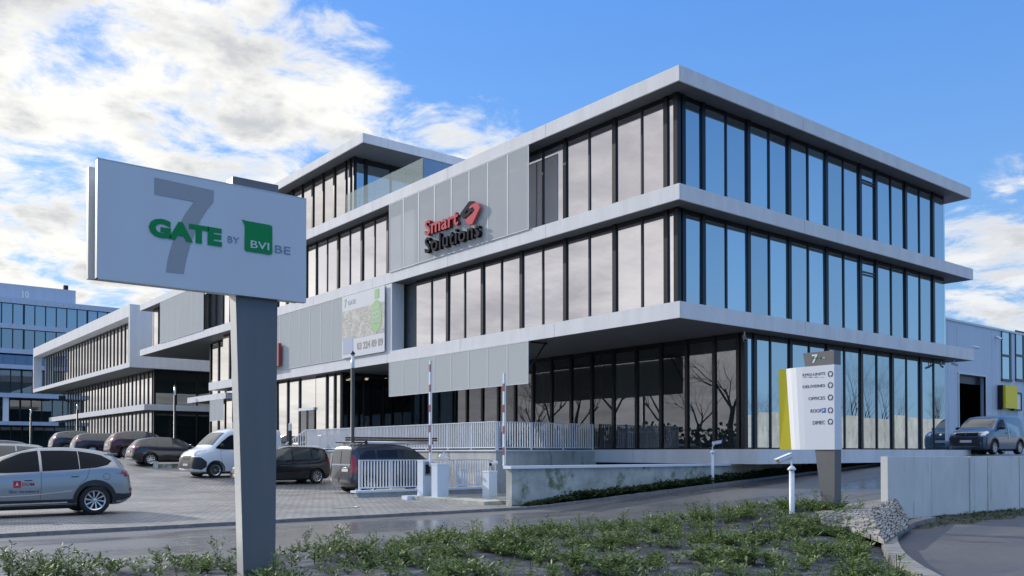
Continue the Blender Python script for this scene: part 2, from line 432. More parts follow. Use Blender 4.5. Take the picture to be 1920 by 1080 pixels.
# kerb stones between road and parking
k = MB(); xs = L_(-60, -5.6, 55)
for a, b in zip(xs, xs[1:]): k.box(a+.004, b-.004, .86, 1.14, -.05, .075+random.uniform(-.004, .004))
struct(k.build('kerb', 'kerb'))
k = MB(); xs = L_(-5.6, 20.4, 27)
for a, b in zip(xs, xs[1:]):
    h0, h1 = float(hroad(a)), float(hroad(b))
    k.hexa([(a+.004, .86, h0-.1), (b-.004, .86, h1-.1), (b-.004, 1.0, h1-.1), (a+.004, 1.0, h0-.1), (a+.004, .86, h0+.07), (b-.004, .86, h1+.07), (b-.004, 1.0, h1+.07), (a+.004, 1.0, h0+.07)])
struct(k.build('kerb', 'kerb'))

# ------------------------------------------------------------------ the office building at the corner
ROOF_T, ROOF_B, B2T, B2B, B3T, B3B, FL = 13.76, 13.27, 10.03, 9.53, 6.33, 5.81, 1.72
YE, YM = 57.3, 41.3
off = thing('office_building', 'large glass and white panel office building with wide overhanging floor bands and rooftop pavilion', 'building')
def slab(name, x0, x1, y0, y1, z0, z1, parent, mm='white_panel'):
    """a floor edge: bright fascia panels with joints, dark soffit under it"""
    mb = MB()
    n = max(1, round((y1-y0)/6.3)); ys = L_(y0, y1, n+1)
    for a, b in zip(ys, ys[1:]): mb.box(x0, x0+.06+random.uniform(0,.004), a+(.009 if a > y0 else 0), b-.009, z0, z1)
    n = max(1, round((x1-x0-.06)/6.2)); xs = L_(x0+.062, x1, n+1)
    for a, b in zip(xs, xs[1:]): mb.box(a+.009, b-.009, y0, y0+.06, z0, z1)
    mb.box(x1-.06, x1, y0+.062, y1, z0, z1); mb.box(x0+.062, x1-.062, y1-.06, y1, z0, z1)
    mb.box(x0+.062, x1-.062, y0+.062, y1-.062, z1-.08, z1-.03)
    o = mb.build(name, mm, parent)
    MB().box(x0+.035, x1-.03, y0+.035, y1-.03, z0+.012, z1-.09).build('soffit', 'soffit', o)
    return o
slab('roof', 0, 20.38, 0, YE, ROOF_B, ROOF_T, off)
slab('floor_band', 0, 20.5, 0, YE, B2B, B2T, off)
slab('floor_band', 0, 20.55, 0, YM, B3B, B3T, off)
slab('base_band', 4.3, 20.6, .2, 8.75, 1.19, FL-.012, off)
mk = [.7, 1.13, 2.2] + [2.2+1.278*i for i in range(1, 43)]
rk = [.99] + [2.0+1.235*i for i in range(0, 14)] + [19.1]
windows(off, 'L', .7, mk[:22], B2T, ROOF_B, thick=lambda i: i % 2 == 1 or i == 0)
windows(off, 'L', .7, [m for m in mk if m < 17.4], B3T, B2B, thick=lambda i: i % 2 == 1 or i == 0)
th = lambda i: i % 2 == 1 or i in (0,)
windows(off, 'R', .7, [.7]+rk, B2T, ROOF_B, 'glass_blueface', thick=lambda i: i in (1, 2, 4, 6, 8, 10, 11, 13, 15), open_at=(10,))
windows(off, 'R', .7, [.7]+rk, B3T, B2B, 'glass_blueface', thick=lambda i: i in (1, 2, 4, 6, 8, 10, 11, 13, 15), open_at=(10,))
def run(parent, name, side, c, marks, z0, z1, gmat, head=.16, thick=lambda i: i % 2 == 1, wide=.17, thin=.075):
    fm = MB(); V = []; Fc = []
    for i, (a, b) in enumerate(zip(marks, marks[1:])):
        wa = wide if thick(i) else thin
        fbox(fm, side, c, a-wa/2, a+wa/2, -.10, .07, z0, z1)
        fbox(fm, side, c, a+wa/2+.001, b-wa/2-.001, -.06, .02, z1-head, z1-.002)
        t = random.gauss(0, .0016); q = len(V)
        for s_, z_ in ((a, z0), (b, z0), (b, z1), (a, z1)):
            d = t*(s_-(a+b)/2); V.append((c-d, s_, z_) if side == 'L' else (s_, c-d, z_))
        Fc.append((q, q+3, q+2, q+1) if side == 'L' else (q, q+1, q+2, q+3))
    f = fm.build(name, 'frame_black', parent); f['kind'] = 'stuff'
    p = mesh('panes', V, Fc, gmat, f)
    return f
run(off, 'far_windows', 'L', .7, mk[21:], B2T, ROOF_B, 'glass_far')
run(off, 'far_windows', 'L', .7, [m for m in mk if 17.4 < m < 40.6], B3T, B2B, 'glass_far')
# dark return beside the middle screen, white pier, blind end walls
MB().box(.02, .68, 17.34, 17.97, B3T+.002, B2B-.002).build('screen_pier', 'white_panel', off)
MB().box(.72, 19.15, YE-1.2, YE-1.0, B2T, ROOF_B).box(.72, 19.15, 40.2, 40.4, B3T, B2B).box(19.16, 19.3, .72, YE-1.2, B2T, ROOF_B).box(19.16, 19.3, .72, 40.2, B3T, B2B).box(19.5, 19.7, 1.0, 40.2, FL, B3B).build('end_wall', 'glass_far', off)
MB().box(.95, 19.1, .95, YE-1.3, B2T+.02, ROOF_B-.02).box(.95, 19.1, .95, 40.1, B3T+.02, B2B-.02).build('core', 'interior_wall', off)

# ground floor: set back, glazed, rooms behind it
gb = [.84, 1.06] + [2.11+1.272*i for i in range(0, 18)]
gb = [g for g in gb if g < 23.4] + [23.45]
def gwin(*a, **k):
    before = set(bpy.data.objects)
    windows(*a, **k)
    for o in set(bpy.data.objects)-before:
        if o.name.startswith('window'): o.name = 'shopfront_window'
gwin(off, 'L', 4.4, gb, FL, B3B, 'glass_ground', thick=lambda i: True, wide=.13, head=.2)
gr = [4.45, 5.0] + [5.95+1.24*i for i in range(0, 11)] + [19.45]
gwin(off, 'R', .84, gr, FL, B3B, 'glass_blueface', thick=lambda i: i % 2 == 1 or i == 0, head=.2)
ge = [23.58, 24.31, 25.23, 26.58, 28.6, 30.18, 31.68, 33.2, 34.6, 36.0, 37.3, 38.6, 39.9]
gwin(off, 'L', .72, ge, FL, B3B, 'glass_far', thick=lambda i: True, wide=.13, skip=(3,), head=.12)
gwin(off, 'R', 23.5, [.72, 2.0, 3.2, 4.38], FL, B3B, 'glass_ground', wide=.1)
# entrance: sliding doors with pale head
dr = MB(); dr.box(.60, .72, 26.65, 28.55, 3.95, 4.10).build('door_head', 'rail_white', off)
mesh('pane', [(.72, 26.64, 4.1), (.72, 28.56, 4.1), (.72, 28.56, B3B), (.72, 26.64, B3B)], [(0, 3, 2, 1)], 'glass_far', off).name = 'transom_pane'
for a, b in ((26.65, 27.58), (27.62, 28.55)):
    d_ = MB(); d_.box(.66, .72, a, a+.07, FL, 3.95).box(.66, .72, b-.07, b, FL, 3.95).box(.66, .72, a+.07, b-.07, FL, FL+.1)
    d_ = d_.build('door', 'mullion_thin', off)
    mesh('pane', [(.69, a, FL), (.69, b, FL), (.69, b, 3.95), (.69, a, 3.95)], [(0, 3, 2, 1)], 'glass_ground', d_)
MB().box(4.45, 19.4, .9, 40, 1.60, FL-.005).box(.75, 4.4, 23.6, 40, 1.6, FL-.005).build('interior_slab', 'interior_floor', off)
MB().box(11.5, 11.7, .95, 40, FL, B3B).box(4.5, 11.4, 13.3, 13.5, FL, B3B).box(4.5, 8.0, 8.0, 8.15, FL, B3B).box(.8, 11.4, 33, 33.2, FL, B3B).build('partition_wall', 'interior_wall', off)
for y in (3.4, 8.4, 13.0, 18.0):
    MB().lathe([(.16, FL), (.16, B3B)], (5.6, y, 0), n=16).build('column', 'interior_wall', off, True)
for px, py in ((666, 717), (684, 720), (702, 725), (673, 722), (693, 731)):
    p = W(px, py, Y=26); MB().lathe([(.10, 5.76), (.10, 5.79), (0, 5.76)], (max(1.2, p.x), 24.5+random.random()*3, 0), n=12).build('downlight', 'warm_light', off)
# lower canopy past the far end, with its own small screen
slab('canopy', 0, 5, 38.2, 45.6, 5.12, 5.51, off)
run(off, 'low_windows', 'L', 1.2, list(np.arange(38.8, 44.5, 1.28)), 1.3, 5.1, 'glass_far')
run(off, 'link_windows', 'L', 1.5, list(np.arange(39.6, 45.5, 1.28)), 5.52, B2B, 'glass_far')
run(off, 'link_side_windows', 'R', 45.4, [1.6, 2.9, 4.2, 5.5, 6.8], 1.3, B2B, 'glass_far')

def screen(name, y0, y1, n, z0, z1, x=-.035, mm='screen_mesh', parent=off):
    ys = L_(y0, y1, n+1)
    for a, b in zip(ys, ys[1:]):
        p = MB().box(x-.012, x, a+.028, b-.028, z0+.02, z1-.02).build(name, mm, parent)
        e = MB(); e.box(x-.020, x+.008, a+.006, a+.027, z0, z1).box(x-.020, x+.008, b-.027, b-.006, z0, z1).box(x-.020, x+.008, a+.028, b-.028, z1-.019, z1).box(x-.020, x+.008, a+.028, b-.028, z0, z0+.019)
        e.build('panel_edge', 'panel_edge', p)
screen('screen_panel', 7.29, 17.5, 8, B2T, ROOF_B-.05, x=-.03)
screen('screen_panel', 18.0, 36.2, 14, B3T, B2B-.04, x=-.02, mm='screen_mesh_dense')
screen('screen_panel', 42.3, 51.9, 8, B2T, ROOF_B-.05, x=-.02, mm='screen_mesh_dense')
screen('awning_panel', 7.29, 17.45, 8, 4.19, B3B-.02, x=-.05, mm='screen_mesh_dense')
screen('awning_panel', 38.4, 40.9, 3, 3.69, 5.1, x=-.05, mm='screen_mesh_dense')
for y in (7.27, 17.5):
    MB().tube((-.03, y, 4.75), (.8, y, B3B), .03).tube((0, y, B3B-.05), (.85, y, B3B-.05), .03).build('awning_arm', 'frame_black', off)

# rooftop pavilion and its glass railings
PB, PT = 16.92, 17.37
slab('pavilion_roof', 0, 12, 20.1, 47, PB, PT, off)
run(off, 'pavilion_windows', 'L', .75, [22.3, 22.75, 23.2]+[23.2+1.3*i for i in range(1, 18)], 13.8, PB, 'glass_far', head=.3)
run(off, 'pavilion_side_windows', 'R', 22.3, [.76, 1.4, 2.9, 4.4, 5.9, 7.4], 13.8, PB, 'glass_blueface', head=.3)
ys = L_(15, 22.2, 6)
for a, b in zip(ys, ys[1:]): MB().box(.20, .225, a+.01, b-.01, ROOF_T-.05, 14.82).build('glass_railing', 'balustrade_glass', off)
xs = L_(.24, 9, 6)
for a, b in zip(xs, xs[1:]): MB().box(a+.01, b-.01, 15, 15.025, ROOF_T-.05, 14.82).build('glass_railing', 'balustrade_blue', off)
# furniture behind the ground floor glass
def desk(x, y, lab):
    t = thing('desk', lab, 'desk', (x, y, FL), 0, 'desks behind the ground floor glass')
    MB().box(-.4, .4, -.8, .8, .70, .74).build('desk_top', 'desk_white', t)
    for sx in (-.34, .34):
        for sy in (-.74, .74): MB().box(sx-.025, sx+.025, sy-.025, sy+.025, 0, .70).build('leg', 'desk_white', t)
desk(5.6, 2.2, 'white desk behind the corner glass, beside the plant pot')
desk(5.8, 4.9, 'white desk behind the ground floor glass, second from the corner')
desk(5.6, 6.9, 'white desk behind the ground floor glass, near the railing end')
def chair(x, y, lab):
    t = thing('office_chair', lab, 'chair', (x, y, FL), 0, 'black office chairs behind the glass')
    MB().box(-.24, .24, -.24, .24, .44, .5).build('seat', 'chair_black', t)
    MB().box(.2, .26, -.22, .22, .55, 1.0).build('backrest', 'chair_black', t)
    b = MB(); b.tube((0, 0, .08), (0, 0, .44), .03)
    for i in range(5): b.tube((0, 0, .1), (.28*cos(i*2*pi/5), .28*sin(i*2*pi/5), .03), .02)
    b.build('base', 'chair_black', t)
chair(5.2, 2.9, 'black shell chair at the desk nearest the building corner')
chair(5.2, 5.4, 'black office chair at the middle desk behind the glass')
t = thing('potted_plant', 'dark leafy plant in a white pot behind the corner glass', 'plant', (5.0, 1.45, FL))
MB().lathe([(.17, 0), (.26, .45), (.24, .45), (.22, .40), (0, .38)], n=20).build('pot', 'pot', t, True)
V = []; Fc = []
for i in range(260):
    h = random.uniform(.45, 1.35); a = random.uniform(0, 2*pi); r = random.uniform(.03, .30); q = len(V)
    c = Vector((r*cos(a), r*sin(a), h)); u = Vector((random.gauss(0, 1), random.gauss(0, 1), random.gauss(0, 1))).normalized()*.10; v = u.orthogonal().normalized()*.035
    V += [c-u, c+v, c+u, c-v]; Fc.append((q, q+1, q+2, q+3))
mesh('foliage', V, Fc, 'leaf_dark', t)
t = MB(); t.tube((5.0, 1.45, FL+.35), (5.0, 1.45, FL+1.1), .02)

# ------------------------------------------------------------------ small fixtures on the building
def cctv(name, loc, dirv, lab, group, s=1., arm=True):
    d = Vector(dirv).normalized(); l = Vector(loc)
    t = thing(name, lab, 'camera', l, 0, group)
    b = MB(); b.tube(d*-.12*s, d*.14*s, .045*s, .05*s, 10); b.build('housing', 'camera_white', t)
    MB().tube(d*.141*s, d*.15*s, .04*s, .04*s, 10).build('lens', 'frame_black', t)
    if arm: MB().tube((0, 0, .0), (0, 0, .18*s), .02*s).build('bracket', 'camera_white', t)
cctv('wall_camera', W(1396, 634, X=4.2), (-.6, -.6, -.5), 'small white camera under the soffit at the ground floor corner', 'cameras on the office building', 1.3)
cctv('wall_camera', W(1829, 651, X=20.8), (.8, -.5, -.2), 'camera on the far tip of the lowest floor band', 'cameras on the office building', 1.2, False)
cctv('wall_camera', W(1765, 686, Y=.55), (-.5, -.6, -.4), 'dark camera under the band above the last ground floor panes', 'cameras on the office building', 1.0)
cctv('wall_camera', W(1789, 683, Y=.3), (.3, -.8, -.3), 'small camera hanging under the far tip of the lowest band', 'cameras on the office building', 1.0)
# company letters on the upper screen
t = thing('company_sign', 'pink and dark grey raised company letters with arrow emblem on the upper screen', 'sign', (-.1, 12.5, 11.5))
tl = (.1, -12.5, -11.5)
def ly(px): return W(px, 430, X=-.2).y
def lz(px, py): return W(px, py, X=-.2).z
def onL(name, s, px0, px1, py0, py1, m, m2, **kw):
    """reads right to left along Y: left end is the far end"""
    y0, y1 = ly(px0), ly(px1); a = lz(px0, py1); b = lz(px0, py0)
    return text(name, s, m, Vector((-.16, y0, a))+Vector(tl), (0, -1, 0), y0-y1, b-a, t, m2=m2, extr=.08, **kw)
onL('lettering', 'Smart', 797.5, 860, 415, 443, 'pink', 'dark_red', bold=.02, sp=1.06)
onL('lettering', 'Solutions', 797.5, 900, 447, 476, 'letter_grey', 'letter_black', bold=.012, sp=1.1)
def arrow(pts, m, nm):
    q = [Vector((-.22, ly(x), lz(x, y)))+Vector(tl) for x, y in pts]
    MB().prism(q, (.10, 0, 0)).build(nm, m, t)
arrow([(864, 400), (880, 377.5), (887, 377), (892, 380), (884, 384), (872, 399), (873, 402), (879, 396), (876, 394), (888, 388), (889, 398), (885, 396), (878, 405), (869, 410), (864, 404)], 'letter_grey', 'emblem_arrow')
arrow([(873, 412), (886, 400), (891, 393), (888, 391), (880, 392), (880, 387), (892, 379.5), (898, 383), (900, 390), (886, 420), (880, 422), (874, 416)], 'pink', 'emblem_arrow')
# red sign end seen behind the post on the middle screen
t = thing('hanging_letter', 'red raised sign end on the middle screen beside the grey pylon', 'sign', (-.2, 29.8, 7.5))
p0, p1 = W(518, 645, X=-.2), W(525, 686, X=-.2)
MB().box(-.1, .08, p1.y-29.8, 32-29.8, p1.z-7.5, p0.z-7.5).build('red_face', 'red_paint', t)
# letting banner on the middle screen
t = thing('banner', 'pale letting banner with green circle and phone number on the middle screen', 'banner', (-.08, 20, 8))
def bx(px, py): q = W(px, py, X=-.08); return q
def bquad(nm, m, pts, dx):
    mesh(nm, [(dx, bx(*p).y-20, bx(*p).z-8) for p in pts], [tuple(range(len(pts)))], m, t)
ya, yb_ = bx(642, 600).y-20, bx(721.5, 600).y-20
MB().box(-.015, 0, ya, yb_, B3T-8+.02, B2B-8-.05).build('sheet', 'banner_base', t)
mesh('photo_print', [(-.020, ya, -.75), (-.020, yb_, -.75), (-.020, yb_, .72), (-.020, ya, .72)], [(0, 3, 2, 1)], 'banner_photo', t)
V = [(-.026, bx(706, 600).y-20+.52*cos(a), .10+.78*sin(a)) for a in L_(0, 2*pi, 28)[:-1]]
mesh('green_disc', V, [tuple(range(len(V)))], 'banner_green', t)
for i, s in enumerate(('LAATSTE', 'UNITS', 'TE KOOP', 'OF TE HUUR')):
    text('lettering', s, 'white_flat', (-.03, bx(698.5, 600).y-20, .42-i*.22), (0, -1, 0), .66, .12, t, bold=.02)
text('lettering', '03 224 89 89', 'banner_text', (-.022, bx(670, 600).y-20, -1.35), (0, -1, 0), 2.5, .36, t, bold=.02)
mesh('logo_patch', [(-.024, ya-.12, -1.45), (-.024, ya-1.15, -1.45), (-.024, ya-1.15, -.62), (-.024, ya-.12, -.62)], [(0, 1, 2, 3)], 'banner_blue', t)
mesh('logo_patch', [(-.024, bx(703, 600).y-20, .95), (-.024, bx(711, 600).y-20, .95), (-.024, bx(711, 600).y-20, 1.4), (-.024, bx(703, 600).y-20, 1.4)], [(0, 1, 2, 3)], 'banner_green', t)
text('lettering', '7', 'banner_green', (-.022, bx(646, 600).y-20, .9), (0, -1, 0), .25, .42, t, bold=.03)
text('lettering', 'GATE', 'grey_text', (-.022, bx(653, 600).y-20, .98), (0, -1, 0), .8, .22, t)

# ------------------------------------------------------------------ terrace, ramps, concrete walls
t = thing('terrace', 'raised concrete terrace with white edge in front of the entrance', 'terrace')
MB().box(-.9, 4.38, 8.2, 23.4, 1.0, 1.64).box(-.9, .6, 23.4, 33, 1.0, 1.64).box(-.9, -.7, 8.2, 33, -.05, 1.0).box(-.7, 4.38, 8.2, 8.4, -.05, 1.0).build('wall', 'concrete', t)
MB().box(-.95, 4.28, 8.15, 8.45, 1.641, 1.70).box(-.95, -.65, 8.451, 33, 1.641, 1.70).build('coping', 'cap_white', t)
def railing(name, p0, p1, z0, z1, lab, posts=1.6, gap=.11, wdt=.022, grp='white bar railings'):
    p0, p1 = Vector(p0), Vector(p1); d = (p1-p0); L = d.length; d.normalize()
    t = thing(name, lab, 'railing', (p0.x, p0.y, z0), math.atan2(d.y, d.x), grp)
    h = z1-z0; b = MB(); n = int(L/gap)
    for i in range(n+1): s = i*L/n; b.box(s-wdt/2, s+wdt/2, -.02, .02, .10, h-.03)
    b.build('bars', 'rail_white', t)
    MB().box(-.02, L+.02, -.03, .03, h-.03, h).box(-.02, L+.02, -.02, .02, .06, .10).build('rail', 'rail_white', t)
    m = max(1, round(L/posts))
    for i in range(m+1): s = i*L/m; MB().box(s-.03, s+.03, -.05, -.021, 0, h-.032).build('post', 'rail_white', t)
railing('railing', (-.85, 8.3, 0), (-.85, 24.4, 0), 1.70, 2.78, 'long white bar railing along the terrace edge, running away from the corner', gap=.125, wdt=.035)
railing('railing', (-.80, 8.25, 0), (4.2, 8.25, 0), 1.70, 2.78, 'white bar railing on the short terrace side, ending at the dark glass', gap=.125, wdt=.035)
railing('railing', (-6.5, 8.6, 0), (-4.0, 8.6, 0), .30, 1.34, 'low white bar railing in front of the dark van, left of the cabinets', gap=.115, wdt=.03)
railing('railing', (-3.95, 8.6, 0), (-.95, 8.6, 0), .30, 1.34, 'low white bar railing between the cabinets and the long concrete wall', gap=.115, wdt=.03)
# stair rail by the entrance
t = thing('stair_railing', 'sloping white stair railing at the far end of the terrace', 'railing')
b = MB()
for i in range(10):
    s = i/9; y = 24.6+s*2.6; z = 1.7-s*.75; b.box(-.87, -.83, y-.02, y+.02, z, z+1.05)
b.build('bars', 'rail_white', t)
MB().tube((-.85, 24.5, 2.78), (-.85, 27.3, 1.97), .03, n=6).build('rail', 'rail_white', t)
t = thing('low_wall', 'low concrete wall with white capping under the bar railings', 'wall')
MB().box(-6.6, -.92, 8.5, 8.72, -.05, .22).build('wall', 'concrete', t)
MB().box(-6.72, -.92, 8.42, 8.80, .221, .295).build('capping', 'cap_white', t)
t = thing('retaining_wall', 'long dark mossy concrete wall with white capping in front of the building', 'wall')
b = MB(); xs = [-5.6, -2.2, 1.2, 4.6]
for i, (a, c) in enumerate(zip(xs, xs[1:])): b.box(a+(.008 if i else 0), c, 1.4+.003*i, 1.66, -.1, 1.13)
b.build('wall', 'concrete_moss', t)
MB().box(-5.68, 4.62, 1.34, 1.70, 1.131, 1.21).build('capping', 'cap_white', t)
b = MB()
for x, z in ((-4.9, .95), (-4.3, .62), (-4.3, .25), (-2.9, .62), (-1.9, .66), (-.3, .66), (1.4, .75)): b.lathe([(.028, 0), (.028, .02), (0, .02)], (x, 1.39, z), 'y', 8)
b.build('tie_hole_plugs', 'cap_white', t)
t = thing('basement_wall', 'shaded concrete wall set back under the white base of the building', 'wall')
MB().box(4.62, 20.3, 1.72, 1.9, 0, 1.185).build('wall', 'concrete', t)
# grey retaining wall at the right, precast units
t = thing('precast_wall', 'tall grey concrete wall of upright panels at the right of the drive', 'wall')
c0 = W(1660, 900, d=20.3); wx0 = c0.x; wy = c0.y
wy = -7.62; wx0 = W(1664, 900, Y=wy).x
xs = [wx0]+[W(p, 900, Y=wy).x for p in (1747, 1817)]
while xs[-1] < 22: xs.append(xs[-1]+1.02)
for i, (a, c) in enumerate(zip(xs, xs[1:])):
    dy = .0 if i < 2 else -.03-.02*(i % 2)
    z1 = 1.495 + random.uniform(-.006, .006)
    MB().box(a+.008, c-.008, wy+dy, wy+.14, -.15, z1).build('wall_panel', 'concrete_pale', t)
MB().box(wx0-.012, wx0+.006, wy-.012, wy+.155, -.1, 1.505).build('end_panel', 'concrete_pale', t)

# ------------------------------------------------------------------ barriers, cabinets, bollards
t = thing('kerb_island', 'concrete kerb island under the white cabinets', 'kerb island')
MB().box(-6.1, -5.0, 6.15, 6.5, 0, .19).build('end_block', 'cap_white', t)
b = MB(); b.box(-5.9, -4.9, 2.3, 6.148, 0, .17); b.build('kerb', 'concrete_moss', t)
def cabinet(nm, px0, pxm, px1, pyt, pyb, Y, lab, zb=.17):
    a = W(px0, pyb, Y=Y+.35); m_ = W(pxm, pyb, Y=Y); c = W(px1, pyb, Y=Y); top = W(pxm, pyt, Y=Y).z
    wd = c.x-m_.x
    dp = max(.15, (m_.x, 0)[0]-a.x)
    t = thing(nm, lab, 'cabinet', (m_.x, Y, zb), 0, 'white barrier cabinets')
    MB().box(0, wd, 0, .34, 0, top-zb-.04).build('housing', 'cabinet', t)
    MB().box(-.012, wd+.012, -.012, .352, top-zb-.04, top-zb).build('lid', 'rail_white', t)
    MB().box(.02, wd-.02, -.008, -.001, .06, (top-zb)*.8).build('door', 'cabinet', t)
    return t, wd, top-zb
t1, wd, hh = cabinet('intercom_cabinet', 783, 793, 811, 863, 933, 6.1, 'white intercom cabinet with dark screen panel, leftmost at the barrier')
MB().box(.06, wd-.03, -.02, -.009, hh-.50, hh-.06).build('panel', 'steel_cap', t1)
MB().box(.09, wd-.12, -.026, -.021, hh-.44, hh-.14).build('screen', 'frame_black', t1)
MB().lathe([(.05, 0), (.05, .05), (0, .06)], (wd-.05, -.07, hh-.16), 'y', 10).build('button', 'frame_black', t1)
t2, wd, hh = cabinet('barrier_cabinet', 811, 820, 841, 869, 933, 5.4, 'white barrier cabinet beside the intercom, with a small camera on top')
t3, wd3, hh3 = cabinet('barrier_cabinet', 914, 917, 932, 883, 937, 3.6, 'slim white barrier cabinet standing beside the end of the long concrete wall')
t4, _, _ = cabinet('meter_cabinet', 862, 864, 876, 878, 917, 9.2, 'small white cabinet behind the low bar railing', .1)
cctv('gate_camera', W(832, 857, Y=5.5), (.85, -.3, -.35), 'dark camera bent over the barrier cabinet', 'cameras at the barrier', 1.2)
cctv('gate_camera', W(926, 869, Y=3.7), (-.9, -.3, -.15), 'white camera above the slim cabinet by the concrete wall', 'cameras at the barrier', 1.3, False)
def barrier(px, py0, py1, Y, lab):
    a = W(px, py1, Y=Y); c = W(px-1, py0, Y=Y); h = c.z-a.z
    t = thing('road_barrier', lab, 'barrier', a, 0, 'raised red and white barrier arms')
    MB().box(-.042, .042, -.03, .03, 0, h).build('pole', 'white_paint', t)
    b = MB(); n = 8
    z = .12*h
    while z < h*.97: MB().box(-.045, -.012, -.033, .0331, z, z+.24).build('stripe', 'red_paint', t); z += .66
    MB().lathe([(.075, -.02), (.075, .02), (0, .021)], (0, -.03, .02), 'y', 12).build('pivot', 'rail_white', t)
barrier(807, 676, 872, 6.0, 'red and white barrier arm standing up beside the intercom cabinet')
barrier(945.5, 700, 874, 3.4, 'red and white barrier arm standing up behind the end of the concrete wall')
def cam_post(base, hgt, dirv, lab, s=1.):
    t = thing('camera_post', lab, 'camera post', base, 0, 'white camera posts')
    MB().lathe([(.052*s, 0), (.052*s, hgt*.72), (.05*s, hgt*.72)], n=18).build('post', 'camera_white', t, True)
    MB().lathe([(.055*s, hgt*.72), (.085*s, hgt*.73), (.085*s, hgt*.745), (.05*s, hgt*.775), (.03*s, hgt*.79), (0, hgt*.79)], n=18).build('cap', 'camera_white', t, True)
    d = Vector(dirv).normalized(); top = Vector((0, 0, hgt*.94)); q = Vector((d.x*.02, d.y*.02, 0))
    b = MB(); b.tube((0, 0, hgt*.78), (0, 0, hgt*.89), .018*s, n=8); b.tube((0, 0, hgt*.885), Vector((0, 0, hgt*.93))+d*.12, .018*s, n=8)
    b.build('bent_arm', 'camera_white', t)
    c = Vector((0, 0, hgt*.95))+d*.20; u = d.orthogonal().normalized()
    h = MB(); h.tube(c-d*.18, c+d*.16, .055*s, .055*s, 12); h.build('camera_housing', 'camera_white', t)
    MB().tube(c+d*.161, c+d*.175, .045*s, .045*s, 12).build('lens', 'frame_black', t)
    up = Vector((0, 0, .052*s)); sd_ = d.cross(Vector((0, 0, 1))).normalized()*.06*s
    MB().hexa([c-d*.17-sd_+up, c+d*.21-sd_+up, c+d*.21+sd_+up, c-d*.17+sd_+up]+[c-d*.17-sd_+up*1.15, c+d*.21-sd_+up*1.15, c+d*.21+sd_+up*1.15, c-d*.17+sd_+up*1.15]).build('sun_hood', 'camera_white', t)
cam_post(W(1485, 972, d=17.6), 1.34, (-.75, .25, -.28), 'white camera post in the planting beside the direction sign')
cam_post(W(1336, 906, Y=1.05), 1.42, (.85, -.2, .15), 'white camera post at the foot of the long concrete wall')

# ------------------------------------------------------------------ pylon sign in the bed
GX0, GX1 = -18.87, -16.6; GY = -8.43
t = thing('pylon_sign', 'large pale blue pylon sign with green GATE lettering on a grey post', 'sign', (-17.2, -8.3, .25))
o_ = Vector((-17.2, -8.3, .25))
def G(px, py, dy=0.): q = W(px, py, Y=GY); return Vector((q.x, GY-dy, q.z))-o_
MB().box(GX0-o_.x, GX1-o_.x, GY-o_.y, GY+.07-o_.y, 3.365-.25, 4.575-.25).build('front_board', 'sign_white', t)
b = MB(); b.box(GX0-.012-o_.x, GX0-.001-o_.x, GY-o_.y-.002, GY+.072-o_.y, 3.355-.25, 4.585-.25); b.box(GX0-.012-o_.x, GX1-o_.x, GY-o_.y-.002, GY+.072-o_.y, 4.576-.25, 4.585-.25); b.box(GX0-.012-o_.x, GX1-o_.x, GY-o_.y-.002, GY+.072-o_.y, 3.355-.25, 3.364-.25)
b.build('edge_trim', 'sign_edge', t)
RY = -8.16
MB().box(W(165.5, 420, Y=RY).x-o_.x, GX1+.02-o_.x, RY-o_.y, RY+.07-o_.y, 3.395-.25, 4.56-.25).build('rear_board', 'sign_edge', t)
PY0, PY1 = -8.355, -8.165
def postp(px, py, Y): q = W(px, py, Y=PY0); return Vector((q.x, Y, q.z))-o_
x0t, x1t = W(437, 330, Y=PY0).x-o_.x, W(522, 352, Y=PY0).x-o_.x
x0b, x1b = W(459, 1080, Y=PY0).x-o_.x, W(516, 1080, Y=PY0).x-o_.x
ztop = W(437, 330, Y=PY0).z-.25
ya_, yb2 = PY0-o_.y, PY1-o_.y
MB().hexa([(x0b, ya_, -.3), (x1b, ya_, -.3), (x1b, yb2, -.3), (x0b, yb2, -.3), (x0t, ya_, ztop), (x1t, ya_, ztop), (x1t, yb2, ztop), (x0t, yb2, ztop)]).build('post', 'sign_post', t)
MB().hexa([(x0b-.004, ya_+.01, -.3), (x0b-.0005, ya_+.01, -.3), (x0b-.0005, yb2, -.3), (x0b-.004, yb2, -.3), (x0t-.004, ya_+.01, ztop-.01), (x0t-.0005, ya_+.01, ztop-.01), (x0t-.0005, yb2, ztop-.01), (x0t-.004, yb2, ztop-.01)]).build('post_lit_side', 'sign_edge', t)  # sunlit left side of the post, painted as a paler sheet
P = lambda pts, dy: [G(x/3, 260+y/3, dy) for x, y in pts]
seven = [(868, 218), (1203, 292), (1200, 358), (1165, 400), (1130, 455), (1100, 520), (1070, 600), (1048, 680), (1033, 760), (933, 750), (945, 670), (968, 590), (1000, 500), (1040, 425), (1090, 355), (868, 312)]
MB().prism(P(seven, .002), (0, -.0015, 0)).build('numeral', 'grey_seven', t)
q0, q1 = P([(836, 545)], 0)[0], P([(836, 437)], 0)[0]
text('lettering', 'GATE', 'green_logo', G(836/3, 260+548/3, .006), (1, 0, 0), G(1247/3, 400).x-G(836/3, 400).x, (q1-q0).z, t, bold=.06, sp=1.0, extr=.003)
text('lettering', 'BY', 'grey_text', G(1281/3, 260+582/3, .004), (1, 0, 0), G(1345/3, 400).x-G(1281/3, 400).x, G(1281/3, 260+547/3).z-G(1281/3, 260+582/3).z, t)
lg = [(1360, 455), (1378, 461), (1515, 486), (1526, 490), (1531, 500), (1531, 640), (1527, 650), (1518, 653), (1388, 633), (1378, 628), (1374, 618), (1377, 500), (1373, 478)]
